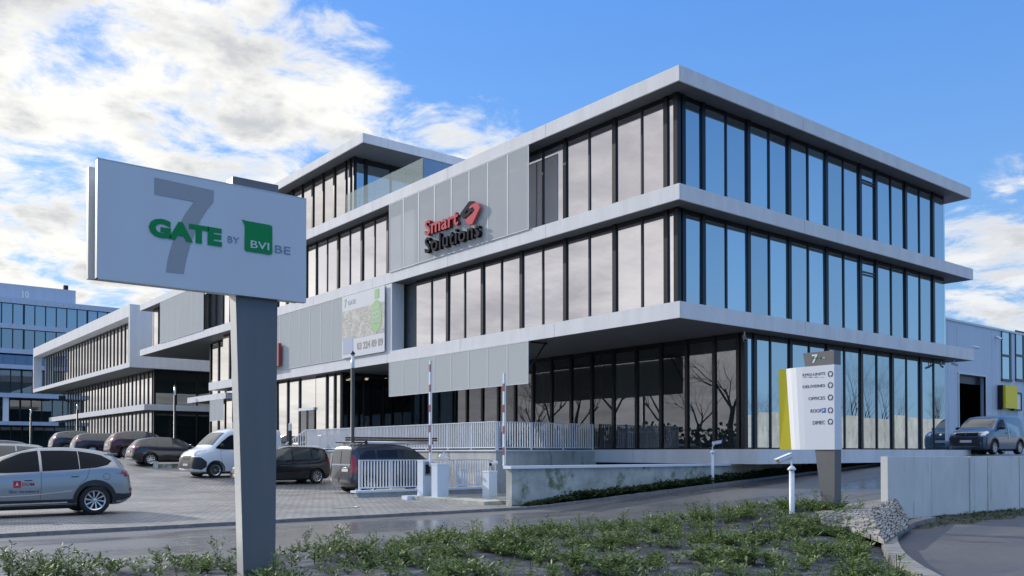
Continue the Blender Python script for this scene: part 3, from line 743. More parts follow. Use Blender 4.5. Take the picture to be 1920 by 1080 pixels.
MB().prism(P(lg, .004), (0, -.004, 0)).build('logo_square', 'green_logo', t)
text('lettering', 'BVI', 'sign_white', G(1408/3, 260+614/3, .010), (1, 0, 0), G(1512/3, 400).x-G(1408/3, 400).x, G(1408/3, 260+570/3).z-G(1408/3, 260+612/3).z, t, bold=.01)
text('lettering', '.BE', 'grey_text', G(1523/3, 260+637/3, .004), (1, 0, 0), G(1633/3, 400).x-G(1523/3, 400).x, G(1548/3, 260+597/3).z-G(1548/3, 260+640/3).z, t)

# ------------------------------------------------------------------ direction sign at the drive
D0 = W(1565, 843, d=18.0); SX, SY = D0.x, D0.y
zt_, zb_ = W(1565, 683, X=SX).z, D0.z
yF = W(1484, 843, X=SX+.10).y; yFt = W(1474, 691, X=SX+.10).y; th_ = W(1578, 760, Y=SY).x-SX
t = thing('direction_sign', 'white direction sign with yellow fin and grey tapered foot beside the drive', 'sign', (SX, SY, .3))
o2 = Vector((SX, SY, .3))
n = 8; V = []                                     # front sheet curves back towards the fin
for i in range(n+1):
    s = i/n; dx = .10*max(0, (s-.65)/.35)**2
    V += [(dx, (yF-SY)*s, zb_-.3), (dx, (yFt-SY)*s, zt_-.3)]
m_ = len(V); V += [(max(th_, v[0]+.02), v[1], v[2]) for v in V[:]]
Fc = []
for i in range(n):
    a = 2*i; Fc += [(a, a+2, a+3, a+1)[::-1], (m_+a, m_+a+2, m_+a+3, m_+a+1), (a, m_+a, m_+a+2, a+2), (a+1, a+3, m_+a+3, m_+a+1)]
Fc += [(0, 1, m_+1, m_), (2*n, m_+2*n, m_+2*n+1, 2*n+1)]
mesh('board', V, Fc, 'sign2_white', t)
yf0, yf1 = yF-SY, W(1464, 760, X=SX+.1).y-SY
yft = yFt-SY+.004; yfb = yF-SY+.004
MB().hexa([(.105, yfb, zb_-.3), (.145, yfb, zb_-.3), (.09, yf1, zb_-.3), (.05, yf1, zb_-.3)]+[(.105, yft, zt_-.3), (.145, yft, zt_-.3), (.09, yf1+.02, zt_-.3), (.05, yf1+.02, zt_-.3)]).build('fin', 'yellow', t)
def S2(px, py): q = W(px, py, X=SX); return q-o2
hx = th_-.003
# post: tapered, narrow at the foot
yt1, yt0 = S2(1527, 843).y, .012
yb1, yb0 = S2(1545, 962).y, .03
MB().hexa([(.02, yb0, -.2), (hx, yb0, -.2), (hx, yb1, -.2), (.02, yb1, -.2), (.02, yt0, zb_-.3), (hx, yt0, zb_-.3), (hx, yt1, zb_-.3), (.02, yt1, zb_-.3)]).build('foot', 'sign2_grey', t)
yh = S2(1509, 683).y; z0h, z1h = zt_-.3, W(1560, 657, X=SX).z-.3
MB().hexa([(.01, .01, z0h), (hx, .01, z0h), (hx, yh, z0h), (.01, yh, z0h), (.01, .01, z1h), (hx, .01, z1h), (hx, yh+.05, z1h), (.01, yh+.05, z1h)]).build('head_block', 'sign2_grey', t)
def s2t(s, m, px0, px1, py0, py1, bold=.0, dx=-.003):
    a = S2(px0, py1); c = S2(px1, py0); return text('lettering', s, m, (dx, a.y, a.z), (0, -1, 0), a.y-c.y, c.z-a.z, t, bold=bold)
s2t('7', 'white_flat', 1522, 1533, 664, 681, .02, .006)
s2t('GATE', 'green_logo', 1522, 1532, 670, 673, .02, .003); s2t('BVI', 'green_logo', 1537, 1540, 669, 673, .02, .006); s2t('.BE', 'white_flat', 1541, 1547, 669, 672.5, .0, .006)
for s, px0, y0, y1 in (('KMO-UNITS', 1505, 697.5, 706), ('DELIVERIES', 1505, 720, 728), ('OFFICES', 1516, 743, 750.5), ('ROOF', 1520, 766.5, 774), ('DIMEC', 1524, 788.5, 796)):
    s2t(s, 'ink', px0, 1547 if s != 'ROOF' else 1540, y0, y1, .0)
for i, (py, mm) in enumerate(((708, 'orange_line'), (708, 'ink'), (708, 'blue_p'), (708, 'banner_green'))):
    a = S2(1506+i*10.5, py); MB().box(-.004, -.002, a.y, a.y-.09, a.z, a.z+.012).build('underline', mm, t)
a = S2(1541, 774); MB().box(-.004, -.002, a.y, a.y-.09, a.z, a.z+.10).build('parking_mark', 'blue_p', t)
text('lettering', 'P', 'white_flat', (-.006, a.y-.025, a.z+.02), (0, -1, 0), .04, .06, t, bold=.02)
for py in (701, 722, 745, 769, 790.5):            # open ring arrows
    c = S2(1557, py); r0, r1 = .040, .060; V = []
    an = L_(R(-62), R(242), 18)
    for a in an: V += [(-.004, c.y-r0*cos(a), c.z+r0*sin(a)), (-.004, c.y-r1*cos(a), c.z+r1*sin(a))]
    Fc = [(2*i, 2*i+1, 2*i+3, 2*i+2) for i in range(len(an)-1)]
    k_ = len(V)
    for sx in (-1, 1):
        e = len(V); V += [(-.005, c.y+sx*.012, c.z-.068), (-.005, c.y+sx*.012, c.z-.028), (-.005, c.y+sx*.050, c.z-.05)]; Fc.append((e, e+1, e+2))
    mesh('arrow_ring', V, Fc, 'ink', t)

# ------------------------------------------------------------------ second office building behind (box frame over two glass storeys)
c = W(243, 640, d=76); MX, MY = c.x, c.y
mzt, mzb = W(243, 570, X=MX).z, W(243, 688, X=MX).z
mye = W(62, 690, X=MX).y
bld = thing('framed_building', 'grey white office building with a projecting window frame box over dark glass storeys', 'building', (MX, MY, 0))
bxe = W(378, 680, Y=MY).x-MX+3; L2 = mye-MY
b = MB(); zt2, zb2 = mzt, mzb
b.box(0, bxe, 0, L2, zt2-1.05, zt2); b.box(0, bxe, 0, L2, zb2, zb2+.42)
b.box(0, .9, 0, .35, zb2+.421, zt2-1.051); b.box(.9, bxe, 0, .3, zb2+.421, zt2-1.051); b.box(0, .9, L2-.35, L2, zb2+.421, zt2-1.051)
b.build('frame_box', 'white_panel', bld)
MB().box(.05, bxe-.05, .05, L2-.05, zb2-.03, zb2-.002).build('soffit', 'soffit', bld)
mm2 = [.4+1.27*i for i in range(int((L2-.4)/1.27))]+[L2-.4]
run(bld, 'upper_windows', 'L', 1.1, mm2, zb2+.42, zt2-1.05, 'glass_far', head=.25, thick=lambda i: True, wide=.20)
gx, gy = 2.4, 1.0
zb3 = W(282, 757, X=MX+1.7).z; y3e = W(92, 785, X=MX+1.4).y-MY
slab('floor_band', 1.4, bxe+4, .5, y3e, zb3-.52, zb3, bld)
m3 = [gy, gy+.5]+[gy+.5+1.27*i for i in range(1, int((y3e-4)/1.27))]
run(bld, 'middle_windows', 'L', gx, m3, zb3, zb2-.03, 'glass_far', head=.3, thick=lambda i: i % 2 == 0, wide=.22, thin=.10)
run(bld, 'lower_windows', 'L', gx, m3, 1.2, zb3-.52, 'glass_far', head=.2, thick=lambda i: i % 2 == 0, wide=.22, thin=.10)
sx = [gx+.01+1.9*i for i in range(int((bxe+3)/1.9))]
mat('dark_side', (.015, .02, .024), .15)
run(bld, 'side_windows', 'R', gy, sx, zb3, zb2-.03, 'glass_ground', head=.9, thick=lambda i: True, wide=.14)
run(bld, 'side_windows', 'R', gy, sx, 1.2, zb3-.52, 'glass_ground', head=.3, thick=lambda i: True, wide=.14)
MB().box(gx+.3, bxe+3, gy+.6, y3e-3, 1.1, zb2-.05).build('core', 'frame_black', bld)

# ------------------------------------------------------------------ third building, far left, facing down the lot
c = W(0, 700, d=125); FX, FY = W(-90, 700, Y=c.y).x, c.y
fe = W(300, 600, Y=FY).x-FX
b3 = thing('far_office_building', 'distant pale blue office building numbered 10 with stacked window bands', 'building', (FX, FY, 0))
def fz(y): return W(0, y, Y=FY).z
rows = [(556, 566), (605, 614), (652, 661), (682, 690), (737, 745), (790, 797)]
for i, (a, c_) in enumerate(rows):
    o1 = 0 if i in (0, 1, 2, 3) else -1.2
    x1 = fe if i < 4 else W(107, 740, Y=FY).x-FX
    slab('floor_band', 0, x1, o1, 22, fz(c_), fz(a), b3, 'white_clad')
fm = [.3+1.42*i for i in range(int(fe/1.42))]
for i, (z0, z1, rec) in enumerate(((605, 566, .25), (652, 614, .25), (737, 690, 1.6), (790, 745, 2.5), (838, 797, .8))):
    run(b3, 'window_row', 'R', rec, fm, fz(z0), fz(z1), 'glass_deep' if i < 2 else 'glass_ground', head=.1, thick=lambda i: i % 6 == 0, wide=.25, thin=.14)
xs = L_(.2, fe*.6, 12)
for a, c_ in zip(xs, xs[1:]): MB().box(a, c_-.04, .1, .13, fz(682), fz(664)).build('glass_railing', 'balustrade_blue', b3)
MB().box(.3, fe, 3.5, 21, 0, fz(606)).build('core', 'interior_wall', b3)
px1 = W(142, 550, Y=FY+1.5).x-FX
MB().box(1, px1, 1.5, 14, fz(560), W(0, 530, Y=FY+1.5).z).build('plant_room', 'white_clad', b3)
xn = W(41, 550, Y=FY+1.4)
text('lettering', '10', 'white_flat', (xn.x-FX, 1.42, W(41, 558.5, Y=FY+1.4).z), (1, 0, 0), W(55, 550, Y=FY+1.4).x-xn.x, W(41, 544.5, Y=FY+1.4).z-W(41, 558.5, Y=FY+1.4).z, b3, bold=.06)
p = W(124, 541, Y=FY+1.6); MB().box(p.x-FX-.3, p.x-FX+.3, 1.6, 2.2, p.z-1, p.z+.5).build('roof_vent', 'frame_black', b3)
b = MB()
for px in (11,): q = W(px, 770, Y=FY-.8); b.box(q.x-FX-.35, q.x-FX+.35, -.9, -.3, fz(790), fz(745))
b.build('column', 'rail_white', b3)

# ------------------------------------------------------------------ warehouse at the right
WY = 6.0
w0, w1 = 22.0, 75.0
wz = W(1800, 605, Y=WY).z
dx0, dx1 = W(1798, 760, Y=WY).x, W(1848, 760, Y=WY).x; dz = W(1800, 701, Y=WY).z
wh = thing('warehouse', 'pale blue clad warehouse with open dark roller door and narrow upright windows', 'building', (w0, WY, 1.5))
def wbox(mb, x0, x1, y0, y1, z0, z1): return mb.box(x0-w0, x1-w0, y0, y1, z0-1.5, z1-1.5)
b = MB(); wbox(b, w0, dx0, 0, .3, 1.4, wz); wbox(b, dx0, dx1, 0, .3, dz, wz); wbox(b, dx1, w1, 0, .3, 1.4, wz)
wbox(b, w0, w0+.3, .3, 30, 1.4, wz); wbox(b, w1-.3, w1, .3, 30, 1.4, wz); wbox(b, w0+.3, w1-.3, .3, 30, wz-.4, wz-.1)
b.build('wall', 'white_clad', wh)
b = MB()
for i in range(int((w1-w0)/1.2)): x = w0+1.2*i+.6; (dx0-.1 < x < dx1+.1) or wbox(b, x-.008, x+.008, -.012, -.001, 1.5, wz-.15)
b.build('panel_seams', 'sign_white', wh)
b = MB(); wbox(b, w0-.05, w1, -.06, .34, wz+.001, wz+.12); b.build('parapet', 'sign_white', wh)
b = MB(); wbox(b, dx0-.12, dx0, -.04, .1, 1.5, dz+.1); wbox(b, dx1, dx1+.12, -.04, .1, 1.5, dz+.1); wbox(b, dx0, dx1, -.04, .1, dz, dz+.1)
b.build('door_frame', 'sign_white', wh)
b = MB(); wbox(b, dx0, dx1, .31, .36, dz-.5, dz); b.build('roller_door', 'mullion_thin', wh)
b = MB(); wbox(b, dx0-3, dx1+3, 9, 9.2, 1.5, dz); wbox(b, dx1+3, dx1+3.2, .4, 9, 1.5, dz); wbox(b, dx0-3.2, dx0-3, .4, 9, 1.5, dz); b.build('inner_wall', 'frame_black', wh)  # inner walls coloured black to stand for the unlit interior
for pa, pb in ((1878, 1892), (1904, 1917), (1935, 1948)):
    xa, xb = W(pa, 650, Y=WY).x, W(pb, 650, Y=WY).x; za, zb = W(pa, 710, Y=WY).z, W(pa, 622, Y=WY).z
    b = MB(); wbox(b, xa-.08, xa, -.05, -.002, za, zb); wbox(b, xb, xb+.25, -.05, -.002, za, zb); wbox(b, xa-.08, xb+.25, -.05, -.002, zb, zb+.1); wbox(b, xa-.12, xb+.25, -.09, -.002, za-.15, za); wbox(b, xa, xb, -.05, -.002, (za+zb)/2-.08, (za+zb)/2+.08)
    f = b.build('window', 'frame_black', wh)
    mesh('pane', [(xa-w0, -.02, za-1.5), (xb-w0, -.02, za-1.5), (xb-w0, -.02, zb-1.5), (xa-w0, -.02, zb-1.5)], [(0, 1, 2, 3)], 'glass_blueface', f)
q = W(1873, 634, Y=WY-.2); cctv('wall_lamp', q, (-.2, -.9, -.5), 'small dark lamp high on the warehouse wall beside the upright windows', 'warehouse fixtures', 1.6, False)
xa, xb, xc = W(1881, 740, Y=WY-.3).x, W(1903, 740, Y=WY-.3).x, W(1918, 740, Y=WY-.3).x
za, zb = W(1881, 765, Y=WY-.3).z, W(1881, 722, Y=WY-.3).z
t = thing('unit_sign', 'yellow and white unit sign in a dark frame on the warehouse wall', 'sign', (xa, WY-.3, za))
MB().box(0, xb-xa, -.15, .1, 0, zb-za).build('yellow_panel', 'yellow', t)
b = MB(); b.box(-.12, -.002, 0, .29, -.1, zb-za); b.box(xb-xa, xc-xa, .05, .29, -.1, 0); b.box(xc-xa-.1, xc-xa, .05, .29, .001, zb-za-.35); b.box(xb-xa, xc-xa-.101, .05, .29, zb-za-.45, zb-za-.35)
b.build('sign_frame_bars', 'frame_black', t)
MB().box(xb-xa+.01, xc-xa-.11, .1, .28, .01, zb-za-.46).build('white_panel', 'rail_white', t)

# ------------------------------------------------------------------ lamp posts
def lamp(px, pyt, pyl, Y, lab, zg):
    a = W(px, pyt, Y=Y); l = W(px, pyl, Y=Y); t = thing('street_lamp', lab, 'street lamp', (a.x, a.y, zg), 0, 'slim dark lamp posts in the car park')
    h = a.z-zg; hl = l.z-zg
    MB().lathe([(.10, 0), (.10, .05), (.085, .06), (.075, hl), (0, hl)], n=14).build('post', 'pole_dark', t, True)
    MB().lathe([(.07, hl+.001), (.07, h-.16), (0, h-.16)], n=14).build('lantern', 'shade_glass_pole', t, True)
    MB().lathe([(.09, h-.16), (.10, h-.12), (.0, h)], n=14).build('cap', 'pole_dark', t, True)
lamp(661.5, 657, 690, 13.5, 'dark lamp post with pale lantern in front of the phone number banner', .08)
lamp(328, 721, 741, 46, 'dark lamp post with pale lantern in front of the framed building', 1.3)
lamp(145, 755, 768, 66, 'dark lamp post before the low storeys, left of the framed building corner', 1.3)
lamp(58, 764, 775, 72, 'leftmost dark lamp post before the distant building', 1.3)
def bollard_(px, Y, zg, h, lab):
    a = W(px, 850, Y=Y); t = thing('bollard', lab, 'bollard', (a.x, Y, zg))
    MB().lathe([(.09, 0), (.09, h*.72), (0, h*.72)], n=12).build('post', 'pole_dark', t)
    MB().lathe([(.085, h*.721), (.085, h*.95), (.02, h), (0, h)], n=12).build('light_head', 'rail_white', t)
bollard_(544, 24.6, 1.64, 1.5, 'dark bollard light standing in front of the entrance glass')

# ------------------------------------------------------------------ planted bed
poly = np.array([(-40, -5.12), (-8, -5.12), (-4.6, -5.35), (-3.3, -6.0), (-2.9, -7.4), (-3.6, -8.75), (-6.0, -9.75), (-8.8, -11.35), (-10.6, -12.7), (-13.2, -15.2), (-40, -15.4)])
def inside_dist(x, y):
    """signed distance to the bed outline, positive inside"""
    px, py = np.asarray(x, float), np.asarray(y, float); d = np.full(px.shape, 1e9); ins = np.zeros(px.shape, bool)
    n = len(poly)
    for i in range(n):
        a, b = poly[i], poly[(i+1) % n]; e = b-a
        t = np.clip(((px-a[0])*e[0]+(py-a[1])*e[1])/(e@e), 0, 1)
        d = np.minimum(d, np.hypot(px-a[0]-t*e[0], py-a[1]-t*e[1]))
        c_ = ((a[1] > py) != (b[1] > py)) & (px < (b[0]-a[0])*(py-a[1])/(b[1]-a[1]+1e-12)+a[0])
        ins ^= c_
    return np.where(ins, d, -d)
def lump(x, y): return .05*np.sin(1.7*x+.6*y)*np.sin(1.3*y-.5*x+1)+.03*np.sin(4.1*x+1)*np.sin(3.7*y)+.015*np.sin(9*x+2*y)
def hbed(x, y):
    d = inside_dist(x, y)
    base = .02+.30*smooth(0, 1.2, d)*smooth(-8.5, -5.2, x)+.06*smooth(0, 1, d)
    return np.where(d > 0, base+lump(x, y)*smooth(0, .7, d), .02)
xs, ys = np.arange(-32, -2.5, .12), np.arange(-15.5, -5.0, .12)
Xg, Yg = np.meshgrid(xs, ys, indexing='ij'); D = inside_dist(Xg, Yg); Zg = hbed(Xg, Yg); Zg = np.where(D > -.02, Zg, -.05)
V = np.stack([Xg, Yg, Zg], -1).reshape(-1, 3); n, k_ = Xg.shape
Fc = [(i*k_+j, (i+1)*k_+j, (i+1)*k_+j+1, i*k_+j+1) for i in range(n-1) for j in range(k_-1) if max(D[i, j], D[i+1, j], D[i, j+1], D[i+1, j+1]) > 0]
o = mesh('planting_bed', V, Fc, 'fabric', smooth=True); struct(o)
# sprigs: arching stems set with small leaves
def sprig_template(seed, stems=7, leaves=13, hgt=.25, spread=.30, ls=.07, wf=.22):
    r = random.Random(seed); V = []; Fc = []; T = []
    for s in range(stems):
        a = r.uniform(0, 2*pi); le = r.uniform(.6, 1.15); sp_ = spread*r.uniform(.25, 1.2); hh = hgt*le; pts = []
        for i in range(7):
            u = i/6; pts.append(Vector((cos(a)*sp_*u**1.4, sin(a)*sp_*u**1.4, hh*(u-.30*u*u*u*(sp_/spread)))))
        side_ = Vector((-sin(a), cos(a), 0))*.004; tone = r.uniform(.0, .5)
        for i in range(6):
            q = len(V); V += [pts[i]-side_, pts[i]+side_, pts[i+1]+side_, pts[i+1]-side_]; Fc.append((q, q+1, q+2, q+3)); T.append(.1)
        for i in range(leaves):
            u = .18+.82*(i+r.random()*.6)/leaves; j = min(5, int(u*6)); p = pts[j].lerp(pts[j+1], min(1, u*6-j))
            b = a+(1 if i % 2 else -1)*r.uniform(.6, 1.5); d = Vector((cos(b), sin(b), r.uniform(-.1, .9))).normalized(); z = ls*r.uniform(.7, 1.35)
            n_ = d.cross(Vector((r.gauss(0, .5), r.gauss(0, .5), 1))).normalized()*z*wf
            q = len(V); V += [p, p+d*z*.5+n_, p+d*z, p+d*z*.5-n_]; Fc.append((q, q+1, q+2, q+3)); T.append(min(1, max(0, tone+r.uniform(-.1, .5))))
    return np.array([tuple(v) for v in V]), np.array(Fc), np.array(T)
def scatter(name, tmpls, pts, m, scale=(.7, 1.3), label=None):
    VV = []; FF = []; TT = []; base = 0
    for (x, y, z, s) in pts:
        tv, tf, tt = tmpls[random.randrange(len(tmpls))]; a = random.uniform(0, 2*pi); sc = random.uniform(*scale)*s
        c, s_ = cos(a), sin(a); v = tv*sc
        VV.append(np.stack([v[:, 0]*c-v[:, 1]*s_+x, v[:, 0]*s_+v[:, 1]*c+y, v[:, 2]+z], 1)); FF.append(tf+base); base += len(tv)
        TT.append(np.clip(tt+random.uniform(-.15, .15), 0, 1))
    VV = np.concatenate(VV); FF = np.concatenate(FF); TT = np.concatenate(TT)
    me = bpy.data.meshes.new(name); me.vertices.add(len(VV)); me.vertices.foreach_set('co', VV.ravel())
    me.loops.add(FF.size); me.loops.foreach_set('vertex_index', FF.ravel().astype(np.int32))
    me.polygons.add(len(FF)); me.polygons.foreach_set('loop_start', np.arange(0, FF.size, 4, dtype=np.int32)); me.polygons.foreach_set('loop_total', np.full(len(FF), 4, dtype=np.int32))
    at = me.attributes.new('tone', 'FLOAT', 'FACE'); at.data.foreach_set('value', TT.astype(np.float32))
    me.update(); me.validate(); me.materials.append(MATS[m])
    return link(name, me)
tm = [sprig_template(i) for i in range(9)] + [sprig_template(30+i, stems=6, hgt=.33, spread=.42, leaves=15, ls=.085, wf=.14) for i in range(3)] + [sprig_template(20+i, stems=4, hgt=.50, spread=.25, leaves=16, wf=.16) for i in range(2)]
pts = []
rg = np.random.RandomState(3)
for _ in range(30000):
    x = rg.uniform(-24, -2.9); y = rg.uniform(-13.5, -5.15); d = float(inside_dist(np.array(x), np.array(y)))
    if d < .16 or (y < -9 and d < .32): continue
    dist = math.hypot(x-CX, y-CY)
    if dist < 8.5: continue
    clump = .5+.5*math.sin(1.9*x+1.1*y)*math.sin(1.5*y-1.2*x+.7)
    edge = max(0, 1-d/.9)
    dens_ = (.045+.32*clump**2.6+.22*edge)*.52
    if x < -16: dens_ *= .55
    if rg.rand() > dens_: continue
    s_ = .62+.30*clump+(.12 if rg.rand() < .06 else 0)
    pts.append((x, y, float(hbed(np.array(x), np.array(y)))-.01, s_))
pts = pts[:3600]
o = scatter('ground_cover', tm, pts, 'leaf_bed', (.7, 1.2)); o['kind'] = 'stuff'
# verge in front of the long wall
xs = L_(-5.6, 14, 60); ys = L_(1.0, 1.72, 4)
sheet('verge', xs, ys, lambda x, y: hroad(x)+.05+.14*(y-1.0), 'soil', smoothf=True)
tm2 = [sprig_template(40+i, stems=9, leaves=12, hgt=.22, spread=.20, ls=.05, wf=.36) for i in range(6)]
pts = []
for _ in range(1500):
    x = rg.uniform(-5.3, 9.5); y = rg.uniform(1.03, 1.37); u = smooth(-5.6, -3, x)
    if rg.rand() > .30+.65*float(u): continue
    if x > 4.5 and rg.rand() < .5: continue
    pts.append((x, y, float(hroad(x))+.04, .55+.75*float(u)*rg.rand()))
o = scatter('ivy', tm2, pts, 'leaf_ivy', (.7, 1.25)); o['kind'] = 'stuff'
# kerb round the end of the bed, cobbled end slope
line = [Vector((p[0], p[1], 0)) for p in ((-1.2, -8.35), (-2.3, -8.55), (-3.7, -8.95), (-6.05, -9.9), (-8.85, -11.5), (-10.7, -12.85), (-13.3, -15.4))]
cl = []
for a, b_ in zip(line, line[1:]):
    m_ = max(1, round((b_-a).length/.9)); cl += [a.lerp(b_, i/m_) for i in range(m_)]
cl.append(line[-1]); k = MB()
for _ in range(2): cl = [cl[0]]+[(cl[i-1]+cl[i]*2+cl[i+1])/4 for i in range(1, len(cl)-1)]+[cl[-1]]
nr = []
for i in range(len(cl)): d = (cl[min(i+1, len(cl)-1)]-cl[max(i-1, 0)]).normalized(); nr.append(Vector((-d.y, d.x, 0)))
for i in range(len(cl)-1):
    a, b_ = cl[i].lerp(cl[i+1], .012), cl[i].lerp(cl[i+1], .988); na, nb = nr[i]*.13, nr[i+1]*.13; z = Vector((0, 0, .13)); e = Vector((0, 0, -.05))
    k.hexa([a-na+e, b_-nb+e, b_+nb+e, a+na+e, a-na*.85+z, b_-nb*.85+z, b_+nb+z, a+na+z])
struct(k.build('kerb', 'kerb'))
def patch(name, top, bot, n, m, mm_, bulge=0.):
    V = []; Fc = []; UV = []
    Lt = sum((b_-a).length for a, b_ in zip(top, top[1:])); 
    def at(l, u):
        q = u*(len(l)-1); i = min(int(q), len(l)-2); return l[i].lerp(l[i+1], q-i)
    for i in range(n+1):
        for j in range(m+1):
            a, b_ = at(top, i/n), at(bot, i/n); v = j/m; p = a.lerp(b_, v); p.z += bulge*sin(pi*v)+random.uniform(-.006, .006)
            V.append(p); UV.append((i/n*Lt, v*(a-b_).length))
    for i in range(n):
        for j in range(m): q = i*(m+1)+j; Fc.append((q, q+1, q+m+2, q+m+1))
    o = mesh(name, V, Fc, mm_, smooth=True); u = o.data.uv_layers.new(name='UVMap')
    for l in o.data.loops: u.data[l.index].uv = UV[l.vertex_index]
    return struct(o)
c1 = [W(1535, 966, Z=.40), W(1572, 961, Z=.42), W(1625, 957, Z=.46), W(1681, 936, Z=.50)]
c2 = [W(1540, 985, Z=.30), W(1590, 992, Z=.26), W(1660, 1018, Z=.15), W(1709, 986, Z=.13)]
patch('cobbled_slope', c1, c2, 16, 10, 'soil', .04)
def stones(top, bot, bulge):
    k = MB(); Lt = sum((b_-a).length for a, b_ in zip(top, top[1:]))
    def at(l, u):
        u = min(max(u, 0), 1); q = u*(len(l)-1); i = min(int(q), len(l)-2); return l[i].lerp(l[i+1], q-i)
    def P(u, v, h=0.):
        p = at(top, u).lerp(at(bot, u), v); p.z += bulge*sin(pi*v)+h; return p
    dep = (at(top, .7)-at(bot, .7)).length; nv = max(2, round(dep/.165)); nu = max(2, round(Lt/.30))
    for j in range(nv):
        o_ = random.random()
        for i in range(nu+1):
            u0, u1 = (i-o_+.05+random.uniform(-.05, .05))/nu, (i+1-o_-.05+random.uniform(-.05, .05))/nu; v0, v1 = (j+.07)/nv, (j+.93)/nv
            if u1 < .01 or u0 > .99: continue
            h = random.uniform(.018, .040); e = random.uniform(-.012, .012)
            lo = [P(u0, v0, -.03), P(u0, v1, -.03), P(u1, v1, -.03), P(u1, v0, -.03)]
            c_ = sum(lo, Vector())/4
            hi = [q+(c_-q)*.13+Vector((0, 0, .03+h+(e if n_ < 2 else -e))) for n_, q in enumerate(lo)]
            k.hexa(lo+hi)
    o = k.build('cobbles', 'cobble_stone'); return struct(o)
mat('cobble_stone', (.24, .24, .23), .85, var=.45, ns=3.1, bump=.3)
stones(c1, c2, .04)
patch('cobbled_pavement', [W(1520, 951, Z=.40), W(1600, 944, Z=.42), W(1668, 934, Z=.44)], [W(1530, 963, Z=.41), W(1620, 957, Z=.455), W(1683, 936, Z=.50)], 12, 4, 'cobble')
sheet('verge', L_(-9, 4.5, 40), L_(-9.6, -7.64, 8), lambda x, y: .025+.02*np.sin(3*x+y)*np.sin(4*y)-.05*smooth(-8.7, -9.2, y)-0*x, 'soil', smoothf=True)
pts = []
for _ in range(900):
    x = rg.uniform(-9.5, 5); y = rg.uniform(-9.2, -7.75)
    if y < -8.3-.4*(x+2)*.3 and rg.rand() < .6: continue
    if float(inside_dist(np.array(x), np.array(y))) > -.25: continue
    pts.append((x, y, .02, .35+.25*rg.rand()))
i_ = [sprig_template(60+i, stems=8, leaves=8, hgt=.16, spread=.15, ls=.035) for i in range(4)]
o = scatter('weeds', i_, pts, 'leaf_ivy', (.6, 1.1)); o['kind'] = 'stuff'

# ------------------------------------------------------------------ bare trees and fence across the road (they show in the glass)
def tree_mesh(seed, H=11, spread=.5, levels=6, up=.35, r0=.17):
    r = random.Random(seed); V = []; Fc = []
    def seg(a, b, ra, rb):
        d = (b-a).normalized(); u = d.orthogonal().normalized(); v = d.cross(u); k = len(V); n = 5 if ra > .03 else 3
        for p, q in ((a, ra), (b, rb)):
            for i in range(n): t = 2*pi*i/n; V.append(p+u*q*cos(t)+v*q*sin(t))
        for i in range(n): j = (i+1) % n; Fc.append((k+i, k+j, k+n+j, k+n+i))
    def grow(p, d, l, rad, lev):
        n = 3
        for i in range(n):
            d = (d+Vector((r.gauss(0, .13), r.gauss(0, .13), r.gauss(0, .08)+.04))).normalized(); q = p+d*l/n; seg(p, q, rad, rad*.85); p = q; rad *= .85
        if lev == 0: return
        for i in range(3 if lev > 2 else 4):
            a = r.uniform(0, 2*pi); o_ = d.orthogonal().normalized(); o_ = Matrix.Rotation(a, 3, d) @ o_
            nd = (d+o_*spread*r.uniform(.7, 1.4)+Vector((0, 0, up*.3))).normalized(); grow(p-d*l*r.uniform(0, .35), nd, l*r.uniform(.62, .82), rad*.66, lev-1)
    grow(Vector((0, 0, 0)), Vector((0, 0, 1)), H*.28, r0, levels)
    me = bpy.data.meshes.new('crown'); me.from_pydata([tuple(v) for v in V], [], Fc); me.materials.append(MATS['bark']); me.update()
    return me
tmesh = [tree_mesh(1, 12, .62, 6, .2, .22), tree_mesh(2, 11, .5, 6), tree_mesh(3, 15, .28, 6, .8, .15)]
def tree(x, y, kind, s, rz, lab, z=0.):
    t = thing('bare_tree', lab, 'tree', (x, y, z), rz, 'bare winter trees across the road')
    c = link('crown', tmesh[kind], t); c.scale = (s, s, s)
    MB().tube((0, 0, -.2), (0, 0, 1.4*s), .26*s, .20*s, 10).build('trunk', 'bark', t)
spots = [(-45, 38, 0, 1.8), (-44, 46, 1, 1.9), (-42, 53, 0, 1.8), (-43, 62, 1, 1.8), (-47, 70, 0, 1.7), (-54, 80, 1, 1.7), (-51, 32, 0, 1.7), (-58, 27, 1, 1.4), (-60, 90, 0, 1.5), (-66, 60, 0, 1.6)]
words = ['first', 'second', 'third', 'fourth', 'fifth', 'sixth', 'seventh', 'eighth', 'ninth', 'tenth', 'eleventh', 'twelfth', 'thirteenth', 'fourteenth', 'fifteenth', 'sixteenth', 'seventeenth', 'eighteenth', 'nineteenth', 'twentieth']
for i, (x, y, k_, s) in enumerate(spots): tree(x, y, k_, s, i*1.3, 'bare spreading tree mirrored in the left facade, %s along the row' % words[i], .1)
for i in range(20):
    x = 40+i*4.9+random.uniform(-1.5, 1.5); tree(x, -44+random.uniform(-4, 4), 2, random.uniform(.8, 1.3), i*2.1, 'slim bare poplar mirrored in the right facade, %s in its row' % words[i])
t = thing('boundary_wall', 'pale concrete boundary wall across the drive, mirrored in the ground floor glass', 'wall')
b = MB()
for i in range(34): b.box(18+i*2.4, 18+i*2.4+2.38, -24.0, -23.8, -.2, 4.6+.25*(i//9))
b.build('wall', 'concrete', t)
t = thing('clipped_hedge', 'long dark clipped hedge mirrored low in the ground floor glass', 'hedge')
V = []; Fc = []
